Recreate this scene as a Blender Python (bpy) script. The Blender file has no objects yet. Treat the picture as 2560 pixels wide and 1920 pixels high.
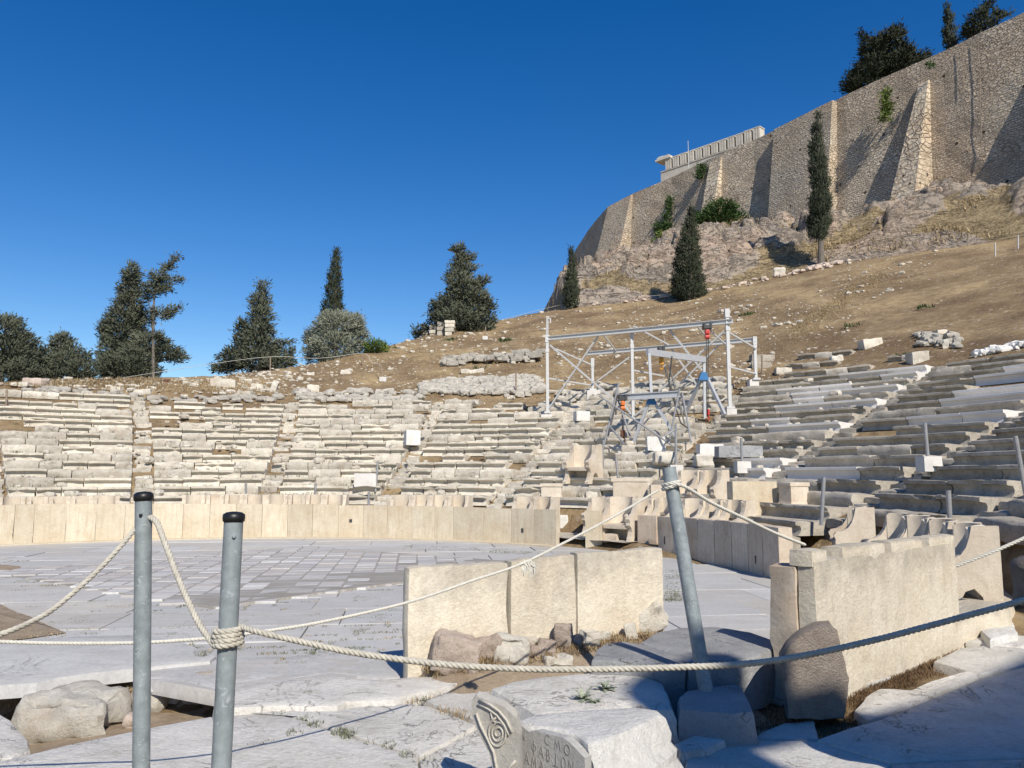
import bpy, math, random
from mathutils import Vector, Matrix, noise
from math import sin, cos, pi, radians as R, degrees, atan2, hypot, sqrt
rng = random.Random(7)
SC = bpy.context.scene
COL = SC.collection
F = 1970.0; PIT = R(6.54); CAM = Vector((0, 0, 2.04))
CX, CY = -7.0, 13.5                      # centre of the orchestra circle
cp, sp = cos(PIT), sin(PIT)
V = Vector
def ray(px, py):
    a = (px-1280)/F; b = (960-py)/F
    return V((a, cp-b*sp, sp+b*cp))
def P(px, py, Y):
    d = ray(px, py); return CAM+d*(Y/d.y)
def G(px, py, z=0.0):
    d = ray(px, py); return CAM+d*((z-CAM.z)/d.z)
def clamp(x, a=0.0, b=1.0): return a if x < a else b if x > b else x
def sm(a, b, x):
    t = clamp((x-a)/(b-a)); return t*t*(3-2*t)
def lerp(a, b, t): return a+(b-a)*t
def interp(tab, x, k=1):
    if x <= tab[0][0]: return tab[0][k]
    for i in range(len(tab)-1):
        if x <= tab[i+1][0]:
            t = (x-tab[i][0])/(tab[i+1][0]-tab[i][0]+1e-9)
            return lerp(tab[i][k], tab[i+1][k], t)
    return tab[-1][k]
def nz(x, y, z=0.0): return noise.noise(V((x, y, z)))
def fbm(p, o=4): return noise.fractal(p, 1.0, 2.0, o)
def polar(x, y):
    r = hypot(x-CX, y-CY); th = degrees(atan2(y-CY, x-CX))
    if th < -90: th += 360
    return r, th
def pol(r, th): return CX+r*cos(R(th)), CY+r*sin(R(th))
def circ_hit(px, py, rr):
    d = ray(px, py); ex, ey = CAM.x-CX, CAM.y-CY
    a = d.x*d.x+d.y*d.y; b = 2*(ex*d.x+ey*d.y); c = ex*ex+ey*ey-rr*rr
    t = (-b+sqrt(b*b-4*a*c))/(2*a)
    return CAM+d*t

# ---------------------------------------------------------------- terrain
R0, Z0, DR, DZ = 15.5, 1.63, 0.80, 0.30
def zrow(n): return Z0+DZ*n
def rrow(n): return R0+DR*n
RIM_PX = [(-700,1010,31),(-300,985,31),(0,962,30.5),(120,950,31),(300,945,32),(560,938,33),(700,920,36),(800,905,39),(870,888,42),(960,865,46),
 (1050,842,50),(1150,812,54),(1260,798,57),(1350,780,58),(1450,765,59),(1700,742,60),(1850,710,61),(2050,665,62),(2200,640,62),(2560,590,62),(2800,560,60)]
RIM = []
for px, py, rr in RIM_PX:
    p = circ_hit(px, py, rr); r_, th_ = polar(p.x, p.y); RIM.append((th_, rr, p.z))
RIM.sort()
ZT = 52.0
WALL_PX = [(2760,-70,360),(2640,-4,400),(2560,32,422),(2454,81,448),(2356,128,468),(2238,182,506),(2116,236,512),(1961,314,548),(1886,350,556),(1802,384,558),(1681,442,598),
 (1582,484,648),(1519,517,664),(1480,562,676),(1440,622,720),(1398,700,752),(1356,782,784)]
WALL = []
for px, pt, pb in WALL_PX:
    d = ray(px, pt); t = (ZT-CAM.z)/d.z; top = CAM+d*t
    db = ray(px, pb); zb = CAM.z+db.z/db.y*top.y
    WALL.append((top.x, top.y, zb))
OUT = []
for x, y, zb in WALL:
    r_, th_ = polar(x, y); OUT.append((th_, r_, zb))
OUT.sort()
TH_W = OUT[-1][0]
TRENCH = [(-9.0, 5.9, 7.6), (-3.4, 6.15, 8.2), (-2.6, 7.0, 7.7)]     # x, near edge, far edge
def front_z(x, y):
    z = -0.07+0.02*nz(x*1.3, y*1.3)
    z += 0.33*sm(4.6, 2.2, y)
    if x < -2.3 and 4.5 < y < 9:
        a = interp(TRENCH, x, 1); b = interp(TRENCH, x, 2)
        e = sm(a-.05, a+.12, y)*(1-sm(b+.25, b+.5, y))*(1-sm(-2.9, -2.4, x))
        z -= lerp(.36, .26, sm(-4.6, -3.6, x))*e
    # soil heaped against the near barrier
    ax, ay, bx, by = -1.06, 8.0, 1.8, 9.5
    L = hypot(bx-ax, by-ay); ux, uy = (bx-ax)/L, (by-ay)/L
    s = (x-ax)*ux+(y-ay)*uy; dd = (x-ax)*uy-(y-ay)*ux
    if -0.2 < s < L+0.2 and -0.1 < dd < 1.4:
        w = 0.30*(1-sm(0.0, 1.15, dd))*sm(-0.1, 0.5, s)*(1-sm(L-.25, L+.2, s))
        z += w
    return z
def stair_free(th): return 0
def H(x, y, rough=True):
    r, th = polar(x, y)
    f = front_z(x, y)
    w = sm(-16, -9, th)*(1-sm(196, 204, th))
    if w <= 0 or r < 12.4: return f
    Rc = interp(RIM, th, 1); Zc = interp(RIM, th, 2)
    if r < 14.5: c = 0.2
    elif r < 14.75: c = lerp(0.2, 0.95, (r-14.5)/.25)
    else:
        c = Z0+(r-R0)*.375-.40
        r1 = 28.3; z1 = Z0+(r1-R0)*.375-.25
        if r > r1:
            t = clamp((r-r1)/(Rc-r1)); c = lerp(z1, Zc, t)
            if rough: c += (0.16*nz(x*.35, y*.35)+.05*nz(x*1.6, y*1.6))*sm(0, 2, r-r1)*(1-sm(Rc-3, Rc, r)*.6)
            if r > Rc:
                k = sm(-.035, -.004, x/y-interp(((70,.078),(110,.066),(250,.0375)), y)) if y > 30 else 0
                fall = Zc-min(7, (r-Rc)*.13)-0.0004*(r-Rc)**1.5
                if k > 0:
                    Rw = interp(OUT, th, 1); Zw = interp(OUT, th, 2)
                    t = clamp((r-Rc)/(Rw-Rc)); up = lerp(Zc, Zw, t)-1.2*sm(0, .06, t)*(1-sm(.985, 1.0, t))
                    if t >= 1: up = Zw-max(0, (r-Rw))*.05
                    fall = lerp(fall, up, k)
                c = fall
    k = sm(12.4, 12.8, r)*w
    return lerp(f, c, k)
def hit(px, py, y0=5.0, y1=260.0):
    d = ray(px, py); Y = y0; prev = y0
    while Y < y1:
        p = CAM+d*(Y/d.y)
        if p.z <= H(p.x, p.y, False):
            a, b = prev, Y
            for _ in range(14):
                m = (a+b)/2; q = CAM+d*(m/d.y)
                if q.z <= H(q.x, q.y, False): b = m
                else: a = m
            return CAM+d*(b/d.y)
        prev = Y; Y += 0.15+Y*.004
    return None
def seat_hit(px, py):
    # where the ray meets the smooth cone of the seats
    d = ray(px, py); a, b = 14.0, 70.0
    for _ in range(40):
        m = (a+b)/2; q = CAM+d*(m/d.y); r, th = polar(q.x, q.y)
        if q.z <= Z0+(r-R0)*.375 and r > 13: b = m
        else: a = m
    return CAM+d*(b/d.y)

# ---------------------------------------------------------------- mesh helpers
class MB:
    def __init__(s): s.v = []; s.f = []
    def add(s, vs, fs):
        o = len(s.v); s.v.extend(V(v) for v in vs); s.f.extend(tuple(i+o for i in f) for f in fs)
    def box(s, c, size, rot=None):
        c = V(c); h = V(size)/2
        vs = [V((x*h.x, y*h.y, z*h.z)) for x in (-1, 1) for y in (-1, 1) for z in (-1, 1)]
        if rot is not None: vs = [rot@v for v in vs]
        s.add([c+v for v in vs], [(0,1,3,2),(4,6,7,5),(0,4,5,1),(2,3,7,6),(0,2,6,4),(1,5,7,3)])
    def bar(s, a, b, w, h=None, up=V((0,0,1))):
        a, b = V(a), V(b); h = h or w; d = (b-a); L = d.length; d.normalize()
        u = up.cross(d)
        if u.length < 1e-3: u = V((1,0,0)).cross(d)
        u.normalize(); t = d.cross(u)
        vs = []
        for p in (a, b):
            for i, j in ((-1,-1),(1,-1),(1,1),(-1,1)): vs.append(p+u*(i*w/2)+t*(j*h/2))
        s.add(vs, [(3,2,1,0),(4,5,6,7),(0,1,5,4),(1,2,6,5),(2,3,7,6),(3,0,4,7)])
    def ibeam(s, a, b, w, h):
        up = V((0,0,1)); t = h*.14
        d = (V(b)-V(a)).normalized(); u = up.cross(d).normalized(); n = d.cross(u)
        for k in (-1, 1): s.bar(V(a)+n*(k*(h/2-t/2)), V(b)+n*(k*(h/2-t/2)), w, t)
        s.bar(V(a), V(b), w*.28, h-2*t)
    def tube(s, pts, rad, n=8, cap=True):
        pts = [V(p) for p in pts]; m = len(pts); rs = rad if isinstance(rad, (list, tuple)) else [rad]*m
        d0 = (pts[1]-pts[0]).normalized(); u = d0.orthogonal().normalized(); o = len(s.v)
        for i, p in enumerate(pts):
            d = (pts[min(i+1, m-1)]-pts[max(i-1, 0)])
            d = d.normalized() if d.length > 1e-9 else d0
            u = (u-d*u.dot(d)); u = u.normalized() if u.length > 1e-6 else d.orthogonal().normalized()
            w = d.cross(u)
            for k in range(n):
                a = 2*pi*k/n; s.v.append(p+(u*cos(a)+w*sin(a))*rs[i])
        for i in range(m-1):
            for k in range(n):
                k2 = (k+1) % n
                s.f.append((o+i*n+k, o+i*n+k2, o+(i+1)*n+k2, o+(i+1)*n+k))
        if cap:
            s.f.append(tuple(o+k for k in reversed(range(n)))); s.f.append(tuple(o+(m-1)*n+k for k in range(n)))
    def lathe(s, prof, c=(0,0,0), n=20):
        c = V(c); o = len(s.v); m = len(prof)
        for r, z in prof:
            for k in range(n): s.v.append(c+V((r*cos(2*pi*k/n), r*sin(2*pi*k/n), z)))
        for i in range(m-1):
            for k in range(n):
                k2 = (k+1) % n; s.f.append((o+i*n+k, o+i*n+k2, o+(i+1)*n+k2, o+(i+1)*n+k))
        s.f.append(tuple(o+k for k in reversed(range(n)))); s.f.append(tuple(o+(m-1)*n+k for k in range(n)))
    def prism(s, pts, depth):
        # pts: closed outline (Vectors, planar); depth: extrusion Vector
        n = len(pts); a = [V(p) for p in pts]; b = [p+V(depth) for p in a]
        s.add(a+b, [tuple(range(n)), tuple(range(2*n-1, n-1, -1))]+[(i, i+n, (i+1) % n+n, (i+1) % n) for i in range(n)])
    def build(s, name, mat, parent=None, smooth=False, loc=None):
        me = bpy.data.meshes.new(name)
        off = V((0,0,0))
        if parent is not None: off = s_world(parent)
        elif loc is not None: off = V(loc)
        me.from_pydata([v-off for v in s.v], [], s.f)
        me.validate(); me.update()
        o = bpy.data.objects.new(name, me); COL.objects.link(o)
        if mat is not None: me.materials.append(mat)
        if parent is not None: o.parent = parent
        elif loc is not None: o.location = loc
        if smooth: me.polygons.foreach_set('use_smooth', [True]*len(me.polygons))
        fixn(me)
        if not smooth and len(me.polygons) > 40:
            me.polygons.foreach_set('use_smooth', [True]*len(me.polygons)); me.set_sharp_from_angle(angle=R(38))
        return o
def s_world(o):
    v = V(o.location)
    while o.parent is not None: o = o.parent; v += V(o.location)
    return v
import bmesh
def fixn(me):
    if len(me.polygons) > 60000: return
    bm = bmesh.new(); bm.from_mesh(me); bmesh.ops.recalc_face_normals(bm, faces=bm.faces[:]); bm.to_mesh(me); bm.free()
def tag(o, label=None, cat=None, group=None, kind=None):
    if label: o['label'] = label
    if cat: o['category'] = cat
    if group: o['group'] = group
    if kind: o['kind'] = kind
    elif cat: o['kind'] = 'thing'
    return o
def thing(name, label, cat, loc=(0,0,0), group=None, rz=0.0):
    o = bpy.data.objects.new(name, None); COL.objects.link(o); o.location = loc; o.rotation_euler = (0,0,rz)
    o.empty_display_size = .2
    return tag(o, label, cat, group)
def copy_tree(o, parent=None):
    c = o.copy(); COL.objects.link(c)
    if parent is not None: c.parent = parent
    for ch in list(o.children): copy_tree(ch, c)
    return c

def stone_vf(size, bev=.03, amp=.012, seed=0, step=.12, freq=2.2, maxn=14):
    """rounded box with worn, noisy faces, centred on the origin"""
    sx, sy, sz = size; h = V((sx/2, sy/2, sz/2)); b = min(bev, h.x*.95, h.y*.95, h.z*.95)
    n = [max(2, min(maxn, int(round(s/step)))) for s in size]
    idx = {}; vs = []; fs = []
    def co(i, m, hh):   # extra rings near the edges
        t = i/m; return -hh+2*hh*t
    def vid(i, j, k):
        key = (i, j, k)
        if key not in idx:
            p = V((co(i, n[0], h.x), co(j, n[1], h.y), co(k, n[2], h.z)))
            q = V((clamp(p.x, -h.x+b, h.x-b), clamp(p.y, -h.y+b, h.y-b), clamp(p.z, -h.z+b, h.z-b)))
            d = p-q; d = d.normalized() if d.length > 1e-9 else V((0,0,1))
            s = V((seed*3.17, seed*1.31, seed*.77))
            e = noise.fractal(p*freq+s, .9, 2.1, 5)*amp
            c = noise.noise(p*freq*.8-s*2)
            e -= max(0, c-.28)*amp*4
            idx[key] = len(vs); vs.append(q+d*(b+e))
        return idx[key]
    for ax in range(3):
        a, c = [(1,2),(2,0),(0,1)][ax]
        for side in (0, n[ax]):
            for i in range(n[a]):
                for j in range(n[c]):
                    def K(ii, jj):
                        t = [0,0,0]; t[ax] = side; t[a] = ii; t[c] = jj; return vid(*t)
                    q = (K(i,j), K(i+1,j), K(i+1,j+1), K(i,j+1))
                    fs.append(q if side else q[::-1])
    return vs, fs
def add_stone(mb, c, size, rot=None, **kw):
    vs, fs = stone_vf(size, **kw); c = V(c)
    if rot is not None: vs = [rot@v for v in vs]
    mb.add([v+c for v in vs], fs)
def rot_z(a): return Matrix.Rotation(a, 3, 'Z')
def rot_e(x, y, z): return Matrix.Rotation(z, 3, 'Z')@Matrix.Rotation(y, 3, 'Y')@Matrix.Rotation(x, 3, 'X')
def poly_stone(mb, top, zb, flare=.03, amp=.015, bev=.03, seed=0, step=.12, topamp=.008, skew=None, bands=0.0):
    """block whose top outline is given as world points (own z each); rough vertical sides down to zb"""
    pts = [V(p) for p in top]; n = len(pts); ring = []
    for i in range(n):
        a, b = pts[i], pts[(i+1) % n]; m = max(1, int((b-a).length/step))
        for k in range(m): ring.append(a.lerp(b, k/m))
    c = sum(ring, V())/len(ring); m = len(ring); S = V((seed*2.3, seed*.7, 0))
    rings = []
    def jit(p, k): return V((noise.noise(p*3.1+S)*amp+noise.noise(p*9+S)*amp*.5, noise.noise(p*3.1-S+V((9,0,0)))*amp+noise.noise(p*9-S)*amp*.5, 0))*k
    zt = sum(p.z for p in ring)/m; L = max(1, int((zt-zb)/step)); L = min(L, 12)
    for l in range(L+1):
        t = l/L; rg = []
        for p in ring:
            z = lerp(zb, p.z-bev, t); out = (p-c); out.z = 0; out.normalize()
            q = p+out*flare*(1-t); q += V(skew)*(max(0, out.dot(V(skew).normalized()))*(1-t)) if skew else V(); q.z = z; q += out*(bands*(noise.noise(V((z*17, q.x*1.2, q.y*1.2+seed)))+.6*noise.noise(V((z*43, q.x*2, q.y*2))))); rg.append(q+jit(q, 1.6 if 0 < l < L else 1))
        rings.append(rg)
    for s_, dz_ in ((1-.25*bev/ .3, -bev*.25), (1-bev/.3*.9 if bev < .2 else .6, 0)):
        rg = []
        for p in ring:
            out = (p-c); dist = out.length; k = max(.3, 1-(bev*(0.35 if dz_ < 0 else 1.1))/max(dist, .05))
            q = c+out*k; q.z = lerp(c.z, p.z, k)+dz_; rg.append(q+jit(q, .8))
        rings.append(rg)
    for k in (.72, .4, .12):
        rg = []
        for p in rings[L+2]:
            q = c+(p-c)*k; q.z = lerp(c.z, p.z, k)+noise.noise(q*2.3+S)*topamp*1.5+noise.noise(q*8+S)*topamp*.5; rg.append(q)
        rings.append(rg)
    o = len(mb.v)
    for rg in rings: mb.v.extend(rg)
    for i in range(len(rings)-1):
        for k in range(m):
            k2 = (k+1) % m; mb.f.append((o+i*m+k, o+i*m+k2, o+(i+1)*m+k2, o+(i+1)*m+k))
    e = o+(len(rings)-1)*m; mb.f.append(tuple(e+k for k in range(m))); mb.f.append(tuple(o+k for k in reversed(range(m))))
def pxs(lst, z): return [G(x, y, z) for x, y in lst]
# ---------------------------------------------------------------- materials
def new_mat(name):
    m = bpy.data.materials.new(name); m.use_nodes = True; nt = m.node_tree
    for n in list(nt.nodes): nt.nodes.remove(n)
    out = nt.nodes.new('ShaderNodeOutputMaterial'); b = nt.nodes.new('ShaderNodeBsdfPrincipled')
    nt.links.new(b.outputs[0], out.inputs[0])
    return m, nt, b
class N:
    def __init__(s, nt): s.nt = nt
    def __call__(s, typ, ins=None, **kw):
        n = s.nt.nodes.new(typ)
        for k, v in kw.items(): setattr(n, k, v)
        for k, v in (ins or {}).items():
            if isinstance(v, bpy.types.NodeSocket): s.nt.links.new(v, n.inputs[k])
            else: n.inputs[k].default_value = v
        return n
    def ramp(s, fac, stops):
        n = s.nt.nodes.new('ShaderNodeValToRGB'); s.nt.links.new(fac, n.inputs[0]); cr = n.color_ramp
        while len(cr.elements) < len(stops): cr.elements.new(.5)
        for e, (p, c) in zip(cr.elements, stops):
            e.position = p; e.color = (*c, 1) if len(c) == 3 else c
        return n.outputs[0]
    def mix(s, fac, a, b, mode='MIX'):
        n = s.nt.nodes.new('ShaderNodeMix'); n.data_type = 'RGBA'; n.blend_type = mode
        for k, v in ((0, fac), (6, a), (7, b)):
            if isinstance(v, bpy.types.NodeSocket): s.nt.links.new(v, n.inputs[k])
            elif isinstance(v, (tuple, list)): n.inputs[k].default_value = (*v, 1) if len(v) == 3 else v
            else: n.inputs[k].default_value = v
        return n.outputs[2]
    def math(s, op, a, b=0.0, c=False):
        n = s.nt.nodes.new('ShaderNodeMath'); n.operation = op; n.use_clamp = c
        for k, v in ((0, a), (1, b)):
            if isinstance(v, bpy.types.NodeSocket): s.nt.links.new(v, n.inputs[k])
            else: n.inputs[k].default_value = v
        return n.outputs[0]
g3 = lambda v: (v, v, v)
def objcoord(q, rnd=True, scale=(1,1,1), rot=None):
    tc = q('ShaderNodeTexCoord')
    if not rnd: return tc.outputs['Object'], None
    oi = q('ShaderNodeObjectInfo')
    k = q('ShaderNodeVectorMath', {0: tc.outputs['Object']}, operation='ADD')
    mlt = q.math('MULTIPLY', oi.outputs['Random'], 57.0)
    q.nt.links.new(mlt, k.inputs[1])
    return k.outputs[0], oi.outputs['Random']
def mat_stone(name, c1, c2, stain=(.12,.10,.08), st=.35, sc=2.0, bump=.35, rnd=.16, streak=0.0, streakc=None, pits=.0, rough=.85, warm=0.0, lich=0.0, bd=.035, topdirt=0.0, crack=0.0, warmc=(.30,.17,.08)):
    m, nt, b = new_mat(name); q = N(nt)
    co, rn = objcoord(q)
    n1 = q('ShaderNodeTexNoise', {'Vector': co, 'Scale': sc, 'Detail': 6, 'Roughness': .62})
    col = q.ramp(n1.outputs[0], [(.32, c1), (.66, c2)])
    if streak:
        mp = q('ShaderNodeMapping', {'Vector': co, 'Scale': (9, 9, .9)})
        ang = q.math('MULTIPLY', rn, 6.0); cx = q('ShaderNodeCombineXYZ', {1: ang, 0: q.math('MULTIPLY', rn, 3.3)})
        nt.links.new(cx.outputs[0], mp.inputs['Rotation'])
        ns = q('ShaderNodeTexNoise', {'Vector': mp.outputs[0], 'Scale': 1.3, 'Detail': 5, 'Roughness': .6})
        f = q.ramp(ns.outputs[0], [(.48, g3(0)), (.72, g3(1))])
        col = q.mix(q.math('MULTIPLY', f, streak), col, streakc or stain)
    # dark weather stains, large patches broken by finer noise
    n2 = q('ShaderNodeTexNoise', {'Vector': co, 'Scale': sc*1.9, 'Detail': 9, 'Roughness': .72, 'Distortion': .4})
    f2 = q.ramp(n2.outputs[0], [(.53, g3(0)), (.70, g3(1))])
    col = q.mix(q.math('MULTIPLY', f2, st), col, stain)
    if warm:
        n5 = q('ShaderNodeTexNoise', {'Vector': co, 'Scale': sc*.8, 'Detail': 5})
        f5 = q.ramp(n5.outputs[0], [(.5, g3(0)), (.7, g3(1))]); col = q.mix(q.math('MULTIPLY', f5, warm), col, warmc)
    if lich:
        n6 = q('ShaderNodeTexNoise', {'Vector': co, 'Scale': sc*6, 'Detail': 4, 'Roughness': .8})
        f6 = q.ramp(n6.outputs[0], [(.58, g3(0)), (.66, g3(1))]); col = q.mix(q.math('MULTIPLY', f6, lich), col, stain)
    n7 = q('ShaderNodeTexNoise', {'Vector': co, 'Scale': sc*5.5, 'Detail': 8, 'Roughness': .75})
    f7 = q.ramp(n7.outputs[0], [(.30, g3(1)), (.46, g3(0))]); col = q.mix(q.math('MULTIPLY', f7, .35), col, tuple(min(.8, x*1.18) for x in c2))
    f8 = q.ramp(n7.outputs[0], [(.56, g3(0)), (.72, g3(1))]); col = q.mix(q.math('MULTIPLY', f8, min(.6, st*.9)), col, stain)
    n3 = q('ShaderNodeTexNoise', {'Vector': co, 'Scale': sc*16, 'Detail': 5, 'Roughness': .8})
    v = q.math('ADD', q.math('MULTIPLY', n3.outputs[0], .56), .72)
    if rnd: v = q.math('MULTIPLY', v, q.math('ADD', q.math('MULTIPLY', rn, 2*rnd), 1-rnd))
    ck = None
    if crack:
        nk = q('ShaderNodeTexNoise', {'Vector': co, 'Scale': sc*.9, 'Detail': 7, 'Roughness': .55, 'Distortion': 1.0}); nm = q('ShaderNodeTexNoise', {'Vector': co, 'Scale': sc*.7, 'Detail': 2})
        ck = q.math('MULTIPLY', q.ramp(q.math('ABSOLUTE', q.math('SUBTRACT', nk.outputs[0], .5)), [(.0, g3(1)), (.0055, g3(0))]), q.ramp(nm.outputs[0], [(.50, g3(0)), (.60, g3(1))]))
        col = q.mix(q.math('MULTIPLY', ck, crack), col, (.10,.085,.065))
    if topdirt:
        gz = q('ShaderNodeSeparateXYZ', {0: q('ShaderNodeTexCoord').outputs['Generated']}).outputs[2]
        mq = q('ShaderNodeMapping', {'Vector': co, 'Scale': (2.2, 2.2, 1.6)}); nq = q('ShaderNodeTexNoise', {'Vector': mq.outputs[0], 'Scale': 1.6, 'Detail': 7, 'Roughness': .7})
        e = q.math('ADD', q.ramp(gz, [(.62, g3(0)), (1.0, g3(.42))]), q.math('SUBTRACT', nq.outputs[0], .5)); e = q.ramp(e, [(.12, g3(0)), (.42, g3(1))])
        col = q.mix(q.math('MULTIPLY', e, topdirt), col, (.30,.27,.225))
    hs = q('ShaderNodeHueSaturation', {'Color': col, 'Value': v})
    nt.links.new(hs.outputs[0], b.inputs['Base Color']); b.inputs['Roughness'].default_value = rough
    b.inputs['Specular IOR Level'].default_value = .25
    h = q.math('ADD', q.math('ADD', n2.outputs[0], q.math('MULTIPLY', n7.outputs[0], .9)), q.math('MULTIPLY', n3.outputs[0], .6))
    if pits:
        vo = q('ShaderNodeTexVoronoi', {'Vector': co, 'Scale': sc*9}); h = q.math('ADD', h, q.math('MULTIPLY', vo.outputs[0], pits))
    if ck is not None: h = q.math('SUBTRACT', h, q.math('MULTIPLY', ck, 1.2))
    bp = q('ShaderNodeBump', {'Strength': bump, 'Distance': bd, 'Height': h}); nt.links.new(bp.outputs[0], b.inputs['Normal'])
    return m
def mat_flat(name, c, rough=.6, metal=0.0, var=.15, sc=8.0, spots=None, spec=.4):
    m, nt, b = new_mat(name); q = N(nt); co, rn = objcoord(q)
    n1 = q('ShaderNodeTexNoise', {'Vector': co, 'Scale': sc, 'Detail': 5, 'Roughness': .65})
    col = q.ramp(n1.outputs[0], [(.3, tuple(x*(1-var) for x in c)), (.7, tuple(min(1, x*(1+var)) for x in c))])
    if spots:
        n2 = q('ShaderNodeTexNoise', {'Vector': co, 'Scale': sc*2.2, 'Detail': 3, 'Distortion': 1.2})
        f = q.ramp(n2.outputs[0], [(.6, g3(0)), (.68, g3(1))]); col = q.mix(f, col, spots)
    nt.links.new(col, b.inputs['Base Color']); b.inputs['Roughness'].default_value = rough; b.inputs['Metallic'].default_value = metal
    b.inputs['Specular IOR Level'].default_value = spec
    bp = q('ShaderNodeBump', {'Strength': .08, 'Distance': .01, 'Height': n1.outputs[0]}); nt.links.new(bp.outputs[0], b.inputs['Normal'])
    return m
def mat_leaf(name, cols, rough=.75, crown=False):
    m, nt, b = new_mat(name); q = N(nt)
    ge = q('ShaderNodeNewGeometry'); tc = q('ShaderNodeTexCoord')
    n1 = q('ShaderNodeTexNoise', {'Vector': tc.outputs['Object'], 'Scale': .8, 'Detail': 3})
    f = q.math('ADD', q.math('MULTIPLY', ge.outputs['Random Per Island'], .6), q.math('MULTIPLY', n1.outputs[0], .5))
    if crown:
        sx = q('ShaderNodeSeparateXYZ', {0: tc.outputs['Object']}); cb = q('ShaderNodeCombineXYZ', {0: sx.outputs[0], 1: sx.outputs[1], 2: .5})
        nv = q('ShaderNodeVectorMath', {0: cb.outputs[0]}, operation='NORMALIZE')
        ad = q('ShaderNodeVectorMath', {0: nv.outputs[0], 1: ge.outputs['Normal']}, operation='ADD')
        b_n = q('ShaderNodeVectorMath', {0: ad.outputs[0]}, operation='NORMALIZE'); nt.links.new(b_n.outputs[0], b.inputs['Normal'])
    k = len(cols)-1
    col = q.ramp(f, [(.15+.75*i/k, c) for i, c in enumerate(cols)])
    nt.links.new(col, b.inputs['Base Color']); b.inputs['Roughness'].default_value = rough; b.inputs['Specular IOR Level'].default_value = .2
    return m
M = {}
M['seat'] = mat_stone('aged_limestone', (.52,.475,.39), (.66,.615,.52), stain=(.33,.275,.21), st=.5, sc=2.4, bump=.5, rnd=.17, lich=.3, warm=.18, crack=.6)
M['seat_rough'] = mat_stone('broken_limestone', (.50,.455,.375), (.66,.615,.525), stain=(.28,.235,.18), st=.5, sc=3.2, bump=.9, rnd=.2, lich=.4, warm=.25, bd=.04, crack=.6)
M['seat_grey'] = mat_stone('grey_weathered_stone', (.33,.295,.24), (.50,.455,.38), stain=(.10,.085,.065), st=.65, sc=2.2, bump=.6, rnd=.16, lich=.4)
M['seat_new'] = mat_stone('new_white_marble', (.62,.59,.55), (.72,.69,.645), stain=(.44,.42,.39), st=.25, sc=1.6, bump=.12, rnd=.06, rough=.7)
M['cream'] = mat_stone('cream_marble', (.525,.45,.325), (.60,.54,.42), stain=(.36,.29,.21), st=.35, sc=1.5, bump=.3, rnd=.10, streak=.5, streakc=(.41,.30,.20), warm=.25, lich=.15, warmc=(.42,.30,.185))
M['barrier_near'] = mat_stone('pale_rough_marble', (.63,.555,.43), (.74,.675,.55), stain=(.34,.29,.235), st=.34, sc=1.7, bump=.7, rnd=.05, topdirt=.55, streak=.28, streakc=(.46,.38,.29), warm=.2, lich=.1, warmc=(.55,.42,.28))
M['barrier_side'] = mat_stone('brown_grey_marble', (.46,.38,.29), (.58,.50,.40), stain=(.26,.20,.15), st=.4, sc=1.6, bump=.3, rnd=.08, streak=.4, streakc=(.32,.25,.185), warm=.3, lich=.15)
M['throne'] = mat_stone('rosy_marble', (.53,.455,.355), (.63,.56,.455), stain=(.34,.27,.2), st=.35, sc=2.2, bump=.3, rnd=.08, streak=.2, streakc=(.44,.33,.235), warm=.2)
M['rubble_grey'] = mat_stone('grey_rubble', (.34,.315,.27), (.52,.485,.42), stain=(.17,.145,.115), st=.55, sc=3.2, bump=1.0, rnd=.2, lich=.35, bd=.04)
M['pave'] = mat_stone('bluish_paving_marble', (.45,.44,.415), (.56,.55,.525), stain=(.30,.285,.26), st=.34, sc=1.3, bump=.5, crack=.35, rnd=.08, streak=.25, streakc=(.38,.39,.41), rough=.8, lich=.12)
M['slabtop'] = mat_stone('grey_white_slab', (.60,.57,.51), (.74,.71,.65), stain=(.40,.365,.305), st=.5, sc=1.9, bump=.9, crack=.42, rnd=.06, lich=.2, rough=.85)
M['greyblock'] = mat_stone('blue_grey_block', (.30,.305,.31), (.41,.41,.405), stain=(.19,.185,.175), st=.35, sc=2.6, bump=.9, crack=.5, rnd=.08, lich=.2)
M['white_rough'] = mat_stone('broken_white_marble', (.70,.68,.63), (.80,.785,.74), stain=(.52,.48,.42), st=.35, sc=2.2, bump=1.1, rnd=.05, streak=.4, streakc=(.42,.39,.35), bd=.03)
M['rubble'] = mat_stone('pinkish_rubble', (.40,.315,.255), (.58,.49,.41), stain=(.20,.155,.125), st=.4, sc=4, bump=1.0, rnd=.25, lich=.25, bd=.03)
M['boulder'] = mat_stone('brown_conglomerate', (.28,.23,.19), (.38,.32,.265), stain=(.11,.085,.07), st=.4, sc=7, bump=.9, rnd=.05, pits=.3, lich=.3)
M['tan_rock'] = mat_stone('tan_rock', (.55,.51,.43), (.70,.665,.58), stain=(.34,.25,.17), st=.4, sc=3, bump=1.0, rnd=.08, warm=.3, bd=.03)
M['temple'] = mat_stone('temple_marble', (.50,.46,.39), (.64,.60,.52), stain=(.32,.28,.22), st=.4, sc=.5, bump=.2, rnd=.05)
M['concrete'] = mat_stone('pale_concrete', (.56,.54,.50), (.64,.62,.58), stain=(.42,.40,.36), st=.3, sc=4, bump=.2, rnd=.05)
M['galv'] = mat_flat('galvanised_steel', (.25,.285,.295), rough=.6, metal=.15, var=.22, sc=16, spots=(.36,.395,.42))
M['cap'] = mat_flat('black_plastic', (.012,.012,.013), rough=.42, var=.1)
M['white_steel'] = mat_flat('white_painted_steel', (.52,.52,.505), rough=.5, var=.06)
M['alu'] = mat_flat('grey_aluminium', (.46,.47,.48), rough=.45, metal=.3, var=.1)
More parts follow.
